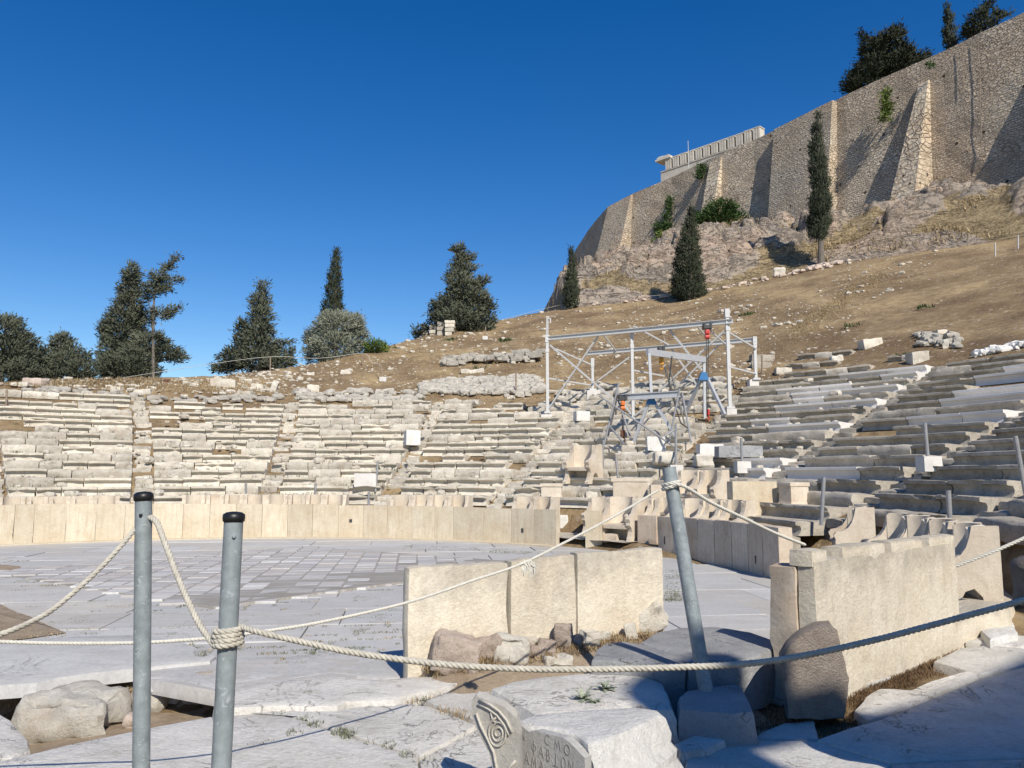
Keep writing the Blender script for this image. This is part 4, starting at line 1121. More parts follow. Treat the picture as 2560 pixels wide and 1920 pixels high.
# ---------------------------------------------------------------- pedestals and stray blocks on the tiers
def pedestal(px0, px1, yt, yb, rr, label, depth=.55, rz=0.0, cornice=True, mat='throne', name='pedestal', cat='pedestal'):
    pm = (px0+px1)/2; c = circ_hit(pm, yb, rr); k = ray(0, yb); zb = CAM.z+k.z/k.y*c.y; zt = CAM.z+ray(0, yt).z/ray(0, yt).y*c.y
    w = (px1-px0)/F*c.y; root = thing(name, label, cat, (c.x, c.y, zb)); h = zt-zb; rot = rot_z(rz); e = .9 if cornice else 1
    fwd = rot@V((0, depth/2, 0)); C0 = V((c.x, c.y, zb))+fwd
    mb = MB(); add_stone(mb, C0+V((0,0,h/2-.2)), (w*e, depth*e, h+.4-.12*(1 if cornice else 0)), rot, bev=.015, amp=.006, seed=int(px0), step=.12); mb.build('shaft', M[mat], root)
    if cornice:
        mb = MB(); add_stone(mb, C0+V((0,0,h-.05)), (w, depth, .11), rot, bev=.02, amp=.004, seed=1, step=.1); mb.build('cornice', M[mat], root)
        mb = MB(); add_stone(mb, C0+V((0,0,.02)), (w*.98, depth*.98, .09), rot, bev=.02, amp=.004, seed=2, step=.1); mb.build('foot', M[mat], root)
pedestal(1350, 1406, 1209, 1250, 14.75, 'small corniced pedestal above the barrier near its gap', rz=R(-8))
pedestal(1529, 1624, 1196, 1252, 15.0, 'wide rosy pedestal with overhanging cornice left of the leaning post', rz=R(-6), depth=.5)
pedestal(1628, 1690, 1212, 1254, 15.1, 'plain rosy block beside the wide corniced pedestal', cornice=False, rz=R(-6))
pedestal(1831, 1949, 1203, 1288, 14.6, 'large smooth yellow cream slab block right of the leaning post', cornice=False, mat='cream', rz=R(9), depth=.35, name='marble_block', cat='block')
pedestal(1972, 2034, 1206, 1262, 15.3, 'square cream altar with moulded top, right of the yellow slab', rz=R(22), depth=.5, mat='throne')
def stray(px, yb, wpx, hpx, label, mat='white_rough', depth=.6, rz=0.0, amp=.02, tilt=0.0, name='stone_block', bev=.03, seats=True, cat='stone', sink=.05, group=None):
    p = seat_hit(px, yb) if seats else hit(px, yb)
    if p is None: return
    w = wpx/F*p.y; h = hpx/F*p.y; d = min(depth, w*1.2)
    mb = MB(); add_stone(mb, p+V((0, d*.3, h/2-sink*.5)), (w, d, h+sink), rot_e(0, tilt, rz), bev=min(bev, h*.3), amp=amp, seed=int(px*3+yb), step=max(.08, w/9))
    return tag(mb.build(name, M[mat], loc=p), label, cat, group)
stray(1028, 1110, 36, 34, 'white cube shaped stone standing on the tiers', 'white_rough', rz=R(20), amp=.012, bev=.015)
stray(912, 1214, 54, 30, 'white carved seat fragment on the lower tiers', 'seat_new', rz=R(4), amp=.02)
stray(1455, 1050, 36, 22, 'white upright block left of the gantry middle post', 'white_rough', rz=R(10))
stray(1662, 1158, 56, 30, 'tan lump of stone above the leaning post', 'tan_rock', amp=.07, bev=.12)
stray(1640, 1125, 46, 32, 'white broken block under the gantry beam', 'white_rough', amp=.05)
stray(1778, 1138, 60, 28, 'pale upright block right of the leaning post, on the tiers', 'seat_new', amp=.03)
stray(1850, 1140, 110, 26, 'long blue grey block lying on the tiers', 'greyblock', amp=.02)
stray(1762, 1165, 46, 26, 'tan broken stone perched on a seat row', 'tan_rock', amp=.07, bev=.1)
stray(1405, 1318, 30, 30, 'white carved fragment lying at the barrier end', 'white_rough', seats=False, amp=.03)

# ---------------------------------------------------------------- foreground stones
def fslab(pts, z, zb, label, mat='slabtop', name='paving_slab', cat='paving slab', group='foreground paving slabs', **kw):
    top = []
    for p in pts: top.append(G(p[0], p[1], p[2] if len(p) > 2 else z))
    cc = sum(top, V())/len(top)
    if name == 'paving_slab': top = [cc+(p-cc)*1.02 for p in top]
    mb = MB(); kw.setdefault('seed', int(pts[0][0]) % 97); poly_stone(mb, top, zb, **kw)
    c = sum(top, V())/len(top)
    return tag(mb.build(name, M[mat], loc=(c.x, c.y, zb)), label, cat, group)
fslab([(-120,1912),(0,1901),(90,1880),(160,1862),(280,1838),(395,1814),(470,1800),(528,1790),(575,1990),(-120,2000)], .03, -.5, 'wide foreground slab at bottom left, with the shadows of posts', amp=.02, bev=.03, step=.15)
fslab([(540,1785),(600,1782),(678,1783),(750,1798),(813,1822),(895,1848),(1037,1892),(1062,1992),(585,1992)], .02, -.3, 'foreground slab below the weedy joint, bottom centre', amp=.012, bev=.02, step=.15)
fslab([(548,1778),(700,1770),(852,1772),(985,1757),(1075,1766),(1150,1797),(1188,1812),(1045,1886),(900,1842),(816,1815),(752,1791),(680,1777)], .03, -.3, 'foreground slab above the weedy joint, crossed by a rope shadow', amp=.012, bev=.02, step=.15)
fslab([(545,1735),(560,1722),(700,1702),(816,1687),(950,1700),(1020,1693),(1110,1690),(1185,1699),(1090,1722),(1012,1737),(985,1749),(868,1751),(846,1763),(700,1762),(548,1772)], .08, -.3, 'thick slab with a rough broken front end before the near barrier', amp=.022, bev=.035, step=.1)
fslab([(1060,1748),(1160,1718),(1228,1727),(1195,1800),(1095,1764)], .03, -.3, 'small slab beside the carved fragment, edged with dry grass', amp=.015, step=.12)
fslab([(-160,1618),(0,1606),(190,1592),(345,1588),(440,1600),(535,1640),(520,1652),(338,1670),(230,1681),(150,1692),(90,1706),(0,1712),(-160,1725)], .035, -.09, 'long overhanging slab above the dark gap at lower left', mat='pave', amp=.022, bev=.02, step=.12)
fslab([(345,1672),(430,1655),(540,1648),(700,1640),(715,1690),(560,1712),(535,1722),(440,1700),(350,1697)], .0, -.12, 'slab edge behind the posts, above the stony gap', mat='pave', amp=.014, step=.12)
fslab([(-120,1770),(-20,1775),(30,1800),(62,1840),(72,1872),(30,1890),(-120,1905)], .02, -.4, 'slab corner at the left edge, half in shade', amp=.02, step=.12)
fslab([(1048,1897),(1120,1852),(1186,1818),(1216,1802),(1310,1832),(1325,1992),(1072,1992)], .0, -.25, 'slab under the carved fragment and the inscribed block', amp=.012, step=.12)
fslab([(715,1642),(800,1634),(900,1628),(1022,1630),(1024,1688),(955,1696),(822,1683),(720,1696)], .004, -.2, 'flat floor slab at the left foot of the near barrier', mat='pave', amp=.01, step=.12)
# stones in the gap
def frock(cx, cy, w, h, label, mat='tan_rock', zc=None, depth=None, amp=.05, bev=None, group='stones in the gap at lower left', rz=0, name='loose_stone', cat='stone', rx=0.0, ry=0.0):
    # centre pixel of the stone, its ground contact at the bottom
    p = hit(cx, cy+h*.42, 4.0)
    W = w/F*p.y; Hh = h/F*p.y*1.0; d = depth or W*.8
    W *= 1.08; mb = MB(); add_stone(mb, p+V((0, d*.35, Hh*.46)), (W, d, Hh*1.12), rot_e(rx, ry, rz), bev=bev if bev is not None else min(W, Hh)*.36, amp=amp*min(1, W*1.5), seed=int(cx+cy*3), step=max(.022, W/16), freq=1.9/max(W, .15), maxn=18)
    return tag(mb.build(name, M[mat], loc=p), label, cat, group)
frock(152, 1806, 205, 98, 'big pale rough rock in the gap at lower left', amp=.10, depth=.6, bev=.12)
frock(293, 1772, 62, 50, 'grey pink stone right of the big pale rock', 'rubble')
frock(368, 1760, 66, 56, 'stone in the gap beside the tall grey post', 'tan_rock')
frock(418, 1752, 60, 46, 'flat tan stone between the two posts', 'tan_rock')
frock(493, 1738, 78, 80, 'rounded pale rock left of the second post foot', 'tan_rock', amp=.06)
frock(330, 1812, 50, 34, 'small low stone by the tall post in the gap', 'rubble')
# rubble against the near barrier
RB = [(1155,1590,84,48,'rubble','flat pinkish stone leaning at the left of the rubble heap'),(1138,1647,108,84,'rubble','large reddish stone at the left end of the rubble heap'),(1220,1628,66,50,'rubble','speckled grey stone beside the large reddish one'),(1276,1632,78,58,'tan_rock','grey round stone with a white spot in the heap'),(1207,1582,54,24,'tan_rock','small pale flat stone touching the barrier'),(1308,1576,72,34,'rubble','long low stone at the barrier joint'),(1322,1606,38,20,'tan_rock','small white stone in dry grass'),(1376,1597,42,26,'rubble','bluish grey stone in the rubble'),(1410,1596,40,52,'rubble','upright pink stone in the rubble'),(1443,1588,36,18,'tan_rock','small pale stone at the right barrier joint'),(1441,1606,28,24,'rubble','tiny reddish stone near the right joint'),(1476,1603,42,38,'tan_rock','tan stone right of the tiny reddish one'),(1506,1593,34,20,'tan_rock','small flat stone at the right of the heap'),(1619,1556,86,58,'tan_rock','large tilted tan stone at the barrier right end'),(1578,1583,26,36,'tan_rock','narrow upright stone beside the tilted tan one'),(1390,1656,66,18,'tan_rock','low flat stone at the front of the heap'),(1368,1622,42,30,'rubble','reddish stone half buried in dry grass'),(1250,1604,40,26,'rubble','brown stone in the middle of the heap'),(1340,1634,36,24,'rubble','brown stone low in the dry grass')]
for k, (cx, cy, w, h, mt, lab) in enumerate(RB):
    frock(cx, cy, w, h, lab, mt, amp=.07, bev=min(w, h)/F*8.5*.18, group='rubble stones before the near barrier', rz=rng.uniform(-.5, .5), ry=rng.uniform(-.25, .25) if k != 13 else -.45, rx=rng.uniform(-.2, .2))
# slab with the weed on it, grey blocks, dark block
fslab([(1222,1716),(1262,1702),(1330,1690),(1420,1680),(1500,1676),(1580,1676),(1630,1684),(1662,1702),(1682,1735),(1690,1768),(1640,1770),(1590,1760),(1540,1768),(1440,1782),(1340,1790),(1300,1762),(1270,1745)], .27, -.1, 'large rounded grey white slab with a thistle growing on it', name='fallen_slab', cat='stone', group=None, amp=.03, bev=.09, step=.09, topamp=.02, flare=.06)
fslab([(1478,1648),(1490,1622),(1515,1607),(1560,1602),(1630,1614),(1700,1640),(1712,1656),(1660,1664),(1580,1652)], .40, -.05, 'curved blue grey slab before the near barrier', mat='greyblock', name='fallen_slab', cat='stone', group=None, amp=.012, bev=.03, step=.09, flare=-.02)
fslab([(1600,1606),(1640,1580),(1700,1568),(1790,1566),(1880,1580),(1950,1604),(1930,1622),(1895,1640),(1850,1648),(1720,1655),(1660,1628)], .40, -.05, 'broad blue grey block behind the leaning post foot', mat='greyblock', name='fallen_block', cat='stone', group=None, amp=.014, bev=.03, step=.09)
fslab([(1692,1740),(1712,1724),(1770,1714),(1842,1708),(1858,1716),(1872,1745),(1885,1775),(1830,1782),(1700,1770)], .27, -.1, 'dark shaded squarish block right of the thistle slab', mat='greyblock', name='fallen_block', cat='stone', group=None, amp=.02, bev=.05, step=.08, flare=.05)
fslab([(1685,1860),(1740,1832),(1800,1828),(1815,1850),(1770,1872),(1700,1880)], .08, -.1, 'small shaded stone below the dark block', name='loose_stone', cat='stone', group=None, amp=.02, step=.08)
# half round boulder
def half_boulder():
    Y = 6.75; out = [(1968,1800),(1958,1700),(1952,1645),(1972,1612),(2005,1584),(2045,1566),(2078,1563),(2096,1584),(2104,1625),(2112,1670),(2124,1700),(2118,1760),(2112,1800)]
    pts = [P(x, y, Y+.0015*(x-2000)) for x, y in out]; c = sum(pts, V())/len(pts)
    ring = []
    for i in range(len(pts)):
        a, b = pts[i], pts[(i+1) % len(pts)]; m = max(1, int((b-a).length/.05))
        ring += [a.lerp(b, k/m) for k in range(m)]
    mb = MB(); m = len(ring); back = V((.12, .42, -.02)); S = [(0.0,.0),(.55,0),(.85,0),(.97,0.0),(1.0,.1),(1.0,.35),(1.0,.65),(.96,.92),(.75,1.0),(.0,1.0)]
    S = S[1:-1]
    for s, t in S:
        for p in ring:
            q = c+(p-c)*s+back*t; e = noise.fractal(q*4, 1.0, 2.0, 4)*.018; mb.v.append(q+V((e, -abs(e)*.8, e)))
    for i in range(len(S)-1):
        for k in range(m): k2 = (k+1) % m; mb.f.append((i*m+k, i*m+k2, (i+1)*m+k2, (i+1)*m+k))
    mb.f.append(tuple(range(m))); mb.f.append(tuple((len(S)-1)*m+k for k in reversed(range(m))))
    tag(mb.build('half_round_boulder', M['boulder'], loc=(c.x, c.y, -.05)), 'brown half round boulder leaning before the notched barrier', 'boulder')
half_boulder()
# low block at the right of the notched barrier, dark stone at the edge
fslab([(2374,1545),(2376,1500),(2388,1468),(2440,1456),(2505,1470),(2535,1492),(2520,1520),(2470,1525),(2420,1535)], .34, -.1, 'low cream block with a broken white end, right of the notched barrier', mat='barrier_near', name='fallen_block', cat='stone', group=None, amp=.03, bev=.03, step=.1)
fslab([(2430,1560),(2445,1520),(2470,1498),(2505,1505),(2525,1545),(2545,1580),(2470,1600)], .12, -.1, 'jagged white stone at the broken block end', mat='white_rough', name='loose_stone', cat='stone', group=None, amp=.05, bev=.08, step=.06)
def edge_stone():
    c = P(2618, 1478, 4.4); mb = MB(); add_stone(mb, V((c.x+.13, c.y+.1, c.z)), (.52, .28, .35), rot_e(.05, .08, .12), bev=.10, amp=.045, seed=77, step=.035)
    zt = c.z-.13; add_stone(mb, V((c.x+.36, c.y+.08, zt/2-.05)), (.50, .24, zt+.1), bev=.05, amp=.03, seed=78, step=.07)
    tag(mb.build('rough_pillar', M['boulder'], loc=(c.x+.3, c.y, 0)), 'dark rough stone cut off by the right edge of the picture', 'stone')
edge_stone()
# right hand slabs
fslab([(2138,1775),(2165,1742),(2195,1722),(2240,1738),(2330,1702),(2440,1672),(2452,1688),(2380,1716),(2285,1756),(2175,1800)], .02, -.2, 'sunlit slab in front of the notched barrier', amp=.012, step=.12)
fslab([(2335,1652),(2400,1620),(2470,1612),(2600,1625),(2600,1650),(2452,1684)], .03, -.2, 'flat slab at the right behind the dry brown grass', amp=.012, step=.12)
fslab([(2415,1602),(2470,1584),(2640,1592),(2640,1620),(2470,1610)], .04, -.2, 'smooth slab by the jagged white stone', amp=.012, step=.12)
fslab([(2050,1848),(2120,1822),(2200,1800),(2290,1762),(2385,1722),(2455,1694),(2600,1660),(2700,1670),(2700,1880),(2560,1890),(2400,1895),(2230,1902),(2120,1870)], .05, -.2, 'huge shaded slab across the lower right corner', amp=.012, bev=.03, step=.15)
fslab([(1725,1868),(1790,1855),(1880,1848),(2045,1852),(2120,1876),(2222,1906),(2205,1992),(1705,1992)], .03, -.2, 'slab at bottom right, sunlit only at its tip', amp=.012, bev=.03, step=.15)
fslab([(2232,1910),(2330,1902),(2560,1896),(2700,1886),(2700,1992),(2212,1992)], .04, -.2, 'slab in the bottom right corner, below the huge shaded one', amp=.012, bev=.03, step=.15)
fslab([(1900,1830),(1960,1806),(2035,1800),(2046,1846),(1890,1844)], .0, -.2, 'small shaded slab under the brown boulder', amp=.012, step=.12)
# inscribed block
def inscribed():
    z = .46
    top = [(1292,1803),(1312,1790),(1335,1784),(1440,1775),(1535,1769),(1600,1767),(1645,1774),(1657,1785),(1615,1806),(1560,1828),(1510,1846),(1468,1860),(1440,1840),(1400,1824),(1340,1816)]
    pts = [G(x, y, z-.012*(abs(x-1480) < 60)) for x, y in top]
    mb = MB(); poly_stone(mb, pts, -.05, flare=.0, skew=(.30, -.20, 0), bands=.03, amp=.020, bev=.03, seed=12, step=.045, topamp=.016)
    c = sum(pts, V())/len(pts); root = mb.build('inscribed_block', M['white_rough'], loc=(c.x, c.y, -.05))
    tag(root, 'broken white marble block carved with Greek letters in the foreground', 'stone')
    # dressed face turned to the left front, with the cut letters
    A = G(1290, 1804, z); B = G(1466, 1860, z); d = (B-A); d.z = 0; L = d.length; d.normalize(); n = V((d.y, -d.x, 0)); 
    if n.y > 0: n = -n
    A = A+n*.016; A.z = 0
    prof = [(0, .462), (.10, .455), (.22, .43), (.34, .45), (.55, .455), (.72, .46), (.82, .44), (.92, .41), (1.0, .385), (1.0, .2), (.985, -.05), (0, -.05)]
    o0 = [A+d*(L*u)+V((0,0,zz)) for u, zz in prof]
    fb = MB(); fb.prism(o0, -n*.06); fb.build('inscribed_face', M['greyblock_face'], root)
    ST = {'O': [[(.5+.42*cos(2*pi*k/16), .5+.5*sin(2*pi*k/16)) for k in range(17)]], 'N': [[(.08,0),(.08,1),(.9,0),(.9,1)]], 'F': [[(.5,-.15),(.5,1.15)], [(.5+.42*cos(2*pi*k/14), .55+.3*sin(2*pi*k/14)) for k in range(15)]],
          'A': [[(0,0),(.5,1),(1,0)], [(.2,.42),(.8,.3)]], 'B': [[(.15,0),(.15,1),(.6,.95),(.7,.75),(.55,.55),(.15,.5)], [(.55,.55),(.8,.35),(.65,.05),(.15,0)]], 'I': [[(.5,0),(.5,1)]], 'M': [[(0,0),(.2,1),(.5,.25),(.8,1),(1,0)]], 'T': [[(.5,0),(.5,1)], [(.05,1),(.95,1)]], 'S': [[(.9,1),(.1,1),(.55,.5),(.1,0),(.9,0)]], 'C': [[(.5+.42*cos(R(a)), .5+.5*sin(R(a))) for a in range(50, 320, 30)]]}
    def word(w, u, zz, hgt, wd, gap, dz=0):
        lb = MB()
        for ch in w:
            for st in ST.get(ch, []):
                q = [A+n*.0022+d*(u+x*wd)+V((0,0,zz+y*hgt)) for x, y in st]
                for i in range(len(q)-1): lb.bar(q[i], q[i+1], .0046, .003, up=n)
            u += wd+gap; zz += dz
        lb.build('carved_line', M['letter'], root)
    word('ON', .01*L, .375, .06, .034, .026, -.004)
    word('CMO', .46*L, .392, .058, .05, .03, -.010)
    word('FABION', .27*L, .312, .066, .04, .022, -.007)
    word('AMA', .16*L, .236, .062, .042, .022, -.006)
    word('TMO', .57*L, .222, .062, .05, .022, -.008)
M['greyblock_face'] = mat_stone('dressed_grey_face', (.40,.395,.375), (.47,.46,.435), stain=(.33,.31,.28), st=.3, sc=3, bump=.5, rnd=.0, streak=.5, streakc=(.34,.325,.30))
M['letter'] = mat_flat('letter_cuts', (.31,.30,.28), rough=.95, var=.1)
inscribed()
# carved volute fragment
def volute():
    Y = 5.05; out = [(1240,1990),(1232,1925),(1222,1880),(1205,1850),(1188,1815),(1177,1778),(1180,1752),(1190,1740),(1212,1748),(1238,1758),(1262,1768),(1290,1795),(1300,1840),(1300,1990)]
    def at(x, y): return P(x, y, Y-.0018*(x-1240))
    pts = [at(x, y) for x, y in out]; mb = MB(); mb.prism(pts, V((.015, .12, 0)))
    c = at(1240, 1930); root = mb.build('carved_fragment', M['volute'], loc=(c.x, c.y, .0)); tag(root, 'upright marble fragment carved with a spiral scroll, left of the inscribed block', 'carved stone')
    cb = MB(); cx, cy = 1247, 1832
    def line(pp, rad): cb.tube([at(x, y)+V((-.004, -.006, 0)) for x, y in pp], rad, 6)
    line([(cx+(4+k*.42)*cos(k*.3)*.9, cy+(4+k*.62)*sin(k*.3)) for k in range(58)], .0065)
    line([(1200,1748),(1228,1762),(1250,1778),(1268,1800),(1282,1830)], .009)
    line([(1196,1760),(1222,1772),(1244,1788),(1262,1812),(1274,1838)], .007)
    line([(1192,1782),(1204,1815),(1222,1850),(1236,1880),(1244,1925),(1250,1985)], .009)
    line([(1228,1778),(1233,1800),(1230,1803)], .005); line([(1233,1800),(1240,1805)], .005)
    line([(1262,1990),(1262,1950),(1272,1920),(1290,1902)], .009); line([(1275,1990),(1277,1955),(1292,1930)], .007)
    cb.build('scroll_relief', M['volute'], root, smooth=True)
M['volute'] = mat_stone('carved_pale_marble', (.47,.44,.38), (.56,.53,.465), stain=(.33,.29,.235), st=.35, sc=4, bump=.4, rnd=0)
volute()

# ---------------------------------------------------------------- posts and ropes
def post(top, bot, rad, label, cap=True, zend=.05, name='metal_post'):
    top, bot = V(top), V(bot); d = (bot-top).normalized(); b2 = top+d*((zend-top.z)/d.z)
    root = thing(name, label, 'post', b2, 'grey tubular rope posts')
    mb = MB(); mb.tube([top, top.lerp(b2, .33), top.lerp(b2, .66), b2], rad, 28); o = mb.build('tube', M['galv'], root, smooth=False)
    for p in o.data.polygons: p.use_smooth = len(p.vertices) == 4
    if cap:
        mb = MB(); r = rad
        prof = [(r*1.0, -.028), (r*1.13, -.026), (r*1.18, -.012), (r*1.15, .002), (r*.8, .010), (r*.2, .013)]
        mb.lathe(prof, (0,0,0), 28); q = (-d).to_track_quat('Z', 'Y').to_matrix()
        mb.v = [q@v+top for v in mb.v]; mb.build('cap', M['cap'], root, smooth=True)
    return root
PT1 = P(359, 1236, 3.5); PB1 = P(353, 1920, 3.5)
p1 = post(PT1, PB1, .0352, 'tall upright grey post with a black cap at the left')
PT2 = P(585, 1287, 3.15); PB2 = P(553, 1920, 3.12)
p2 = post(PT2, PB2, .0365, 'grey post with black cap wrapped in rope coils')
PT3 = P(1672, 1169, 6.85); PB3 = P(1764, 1722, 6.72)
p3 = post(PT3, PB3, .060, 'thick grey post leaning to the left among grey blocks', cap=False, zend=-.05)
def bolt(p, root, name='bolt'):
    mb = MB(); mb.lathe([(.007,-.004),(.007,.004),(.003,.007)], (0,0,0), 10); q = V((0,-1,0)).to_track_quat('Z','Y').to_matrix(); mb.v = [q@v+V(p) for v in mb.v]; mb.build(name, M['galv' if name == 'bolt' else 'cap'], root)
bolt(P(585, 1342, 3.15-.039), p2); bolt(P(352, 1288, 3.5-.038), p1, 'eyelet')
def smooth_path(pts, n=10):
    out = []; m = len(pts)
    for i in range(m-1):
        p0, p1_, p2_, p3_ = pts[max(i-1,0)], pts[i], pts[i+1], pts[min(i+2, m-1)]
        for k in range(n):
            t = k/n; out.append(.5*((2*p1_)+(p2_-p0)*t+(2*p0-5*p1_+4*p2_-p3_)*t*t+(3*p1_-p0-3*p2_+p3_)*t**3))
    out.append(pts[-1]); return out
def resample(pts, step):
    out = [pts[0]]; acc = 0
    for i in range(len(pts)-1):
        a, b = pts[i], pts[i+1]; L = (b-a).length; s = step-acc
        while s < L: out.append(a.lerp(b, s/L)); s += step
        acc = L-(s-step)
    out.append(pts[-1]); return out
def rope(paths, rad, name, label, mat='rope', strands=3, twist=6.0, group='ropes between the posts', n=7):
    if rad > .02 and name == 'boundary_rope': rad = .014
    mb = MB()
    for pts in paths:
        pts = resample(smooth_path([V(p) for p in pts], 12), rad*.75); m = len(pts); frames = []
        d0 = (pts[1]-pts[0]).normalized(); u = d0.orthogonal().normalized(); L = 0
        for i, p in enumerate(pts):
            d = (pts[min(i+1,m-1)]-pts[max(i-1,0)]).normalized(); u = (u-d*u.dot(d)).normalized(); w = d.cross(u)
            if i: L += (p-pts[i-1]).length
            frames.append((p, u, w, L))
        for s in range(strands):
            sp_ = [p+(u*cos(L/(rad*twist)*2*pi+2*pi*s/strands)+w*sin(L/(rad*twist)*2*pi+2*pi*s/strands))*rad*.5 for p, u, w, L in frames]
            mb.tube(sp_, rad*.56, n)
    c = V(paths[0][0]); o = mb.build(name, M[mat], loc=c, smooth=True); return tag(o, label, 'rope', group)
ax1 = lambda y: P(359-(y-1236)/684*6, y, 3.5)
rope([[ax1(1318)+V((-.03,0,0)), P(317,1348,3.44), P(270,1400,3.36), P(217,1452,3.28), P(130,1525,3.15), P(60,1563,3.03), P(0,1586,2.95), P(-90,1615,2.9)]], .0108, 'rope', 'rope sagging from the tall post to the left edge')
coil = []
A2, B2 = PT2, PB2; dirp = (B2-A2).normalized(); u_ = V((1,0,0)); u_ = (u_-dirp*u_.dot(dirp)).normalized(); w_ = dirp.cross(u_)
def on2(y):
    t = (y-1288)/(1920-1288); return A2.lerp(B2, t)
for k in range(0, 14*4+1):
    a = 2*pi*k/14+2.6; yy = 1620-46*(k/56); rr = .0365+.0125
    coil.append(on2(yy)+(u_*cos(a)-w_*sin(a))*rr*(1+.05*sin(k*1.7)))
rope([[ax1(1292)+V((.034,-.01,0)), P(392,1306,3.46), P(408,1345,3.42), P(436,1420,3.36), P(467,1495,3.28), P(500,1562,3.2), P(532,1608,3.12)]+coil[2:]], .0128, 'rope', 'thick rope running down from the tall post and coiled round the second post', twist=5)
CE = coil[-1]
rope([[on2(1574)+u_*.05-w_*.0, P(640,1578,3.07), P(700,1592,3.05), P(800,1614,3.02), P(900,1634,3.0), P(1100,1660,2.98), P(1300,1672,2.98), P(1500,1673,3.0), P(1700,1668,3.0), P(1850,1661,3.02), P(2000,1641,3.04), P(2200,1597,3.06), P(2400,1544,3.08), P(2530,1509,3.1), P(2700,1460,3.12)]], .0122, 'rope', 'thick twisted rope sagging across the foreground to the right', twist=5)
L3 = lambda y: PT3.lerp(PB3, (y-1169)/(1722-1169))
def ring_on(c, axis, rad, turns=1.6, pitch=.03):
    axis = axis.normalized(); u = V((1,0,0)); u = (u-axis*u.dot(axis)).normalized(); w = axis.cross(u)
    return [c+(u*cos(2*pi*k/12)+w*sin(2*pi*k/12))*rad+axis*pitch*(k/12) for k in range(int(12*turns)+1)]
rg = ring_on(L3(1208), PB3-PT3, .073)
rope([[P(-120,1600,4.5), P(0,1604,4.55), P(150,1608,4.6), P(330,1607,4.65), P(450,1601,4.72), P(560,1592,4.8), P(640,1581,4.9), P(800,1556,5.15), P(1020,1506,5.6), P(1180,1452,5.95), P(1300,1411,6.25), P(1420,1352,6.45), P(1540,1288,6.65), P(1645,1226,6.8)]], .0105, 'cord', 'thin pale cord rising past the near barrier to the leaning post', 'rope_thin', twist=6)
rope([rg+[P(1700,1212,6.75), P(1780,1258,7.0), P(1860,1296,7.3), P(1940,1334,7.7), P(2012,1362,8.05)]], .0165, 'cord', 'cord looped on the leaning post and running down to the notched barrier', 'rope_thin', twist=6)
rope([[P(2366,1424,10.2), P(2430,1400,10.1), P(2500,1372,10.0), P(2620,1318,9.9)]], .022, 'cord', 'pale cord rising from the notched barrier to the right edge', 'rope_thin', twist=6)
def rag():
    mb = MB()
    for k in range(40):
        s = P(1300+rng.uniform(0, 36), 1398+rng.uniform(0, 14), 6.28); e = s+V((rng.uniform(-.02,.04), rng.uniform(-.02,.02), rng.uniform(-.12,-.02)))
        mb.tube([s, s.lerp(e, .5)+V((rng.uniform(-.015,.015), -.01, 0)), e], .005, 4)
    tag(mb.build('frayed_rag', M['rope_thin'], loc=P(1318,1405,6.28)), 'frayed pale knot hanging on the thin cord', 'rag')
rag()
# added unseen wall behind the camera, its outline cut to shade the right foreground
def ruin():
    YW = -6.0
    out = [(4.13,0),(4.13,9.55),(4.6,9.68),(5.1,9.8),(5.5,9.95),(5.62,11.7),(5.95,12.08),(6.25,12.16),(6.67,12.49),(6.95,12.5),(6.99,11.65),(7.47,11.82),(7.8,11.62),(8.49,11.93),(9.91,12.71),(11.24,13.5),(13.05,14.47),(13.3,0)]
    hole = [(7.03,0),(7.03,10.86),(6.97,11.05),(6.92,11.28),(6.58,11.12),(6.2,10.98),(6.2,0)]
    mb = MB(); mb.prism([V((u, YW, z)) for u, z in out+hole], V((0, -.3, 0)))
    tag(mb.build('ragged_wall', M['seat_grey'], loc=(8.5, YW, 0)), 'added unseen wall with a high opening behind the viewer, cut to shade the foreground', 'wall')
ruin()
# ---------------------------------------------------------------- lifting gantry over the tiers
def Yf(px): return lerp(35.8, 31.0, (px-1367)/(1820-1367))
def Yb(px): return lerp(38.5, 34.2, (px-1483)/(1886-1483))
def pf(x, y): return P(x, y, Yf(x))
def pb(x, y): return P(x, y, Yb(x))
def part(root, name, mat, fn, label=None):
    mb = MB(); fn(mb); o = mb.build(name, M[mat], root)
    if label: o['label'] = label
    return o
gt = thing('lifting_gantry', 'tall white steel gantry of posts, beams and braces standing on the tiers', 'gantry', pf(1367, 1036))
for x0, y0, x1, y1, f, w_ in [(1368,838,1367,1034,pf,.13),(1817,772,1820,1022,pf,.13),(1579,820,1579,1056,pf,.12),(1481,898,1483,976,pb,.12),(1886,844,1886,950,pb,.12)]:
    a, b = f(x0, y0), f(x1, y1); b = V((a.x, a.y, b.z))
    o = part(gt, 'post', 'white_steel', lambda m: m.bar(a, b, w_))
    part(o, 'base_plate', 'white_steel', lambda m: m.box(b+V((0,0,.04)), (.32, .32, .08)))
    part(o, 'collar', 'white_steel', lambda m: m.box(lerp(a, b, .02)+V((0,0,-.1)), (w_*1.4, w_*1.4, .35))); part(o, 'collar', 'white_steel', lambda m: m.box(lerp(a, b, .2), (w_*1.3, w_*1.3, .16)))
part(gt, 'mast', 'white_steel', lambda m: (m.bar(pf(1369,794), pf(1368,838), .09), m.bar(pf(1369,796), pf(1376,796), .06), m.bar(pf(1376,796), pf(1376,808), .05)))
part(gt, 'beam', 'white_steel', lambda m: m.ibeam(pf(1372,846), pf(1832,803), .16, .19))
part(gt, 'beam', 'white_steel', lambda m: m.ibeam(pb(1468,884), pb(1890,849), .16, .19))
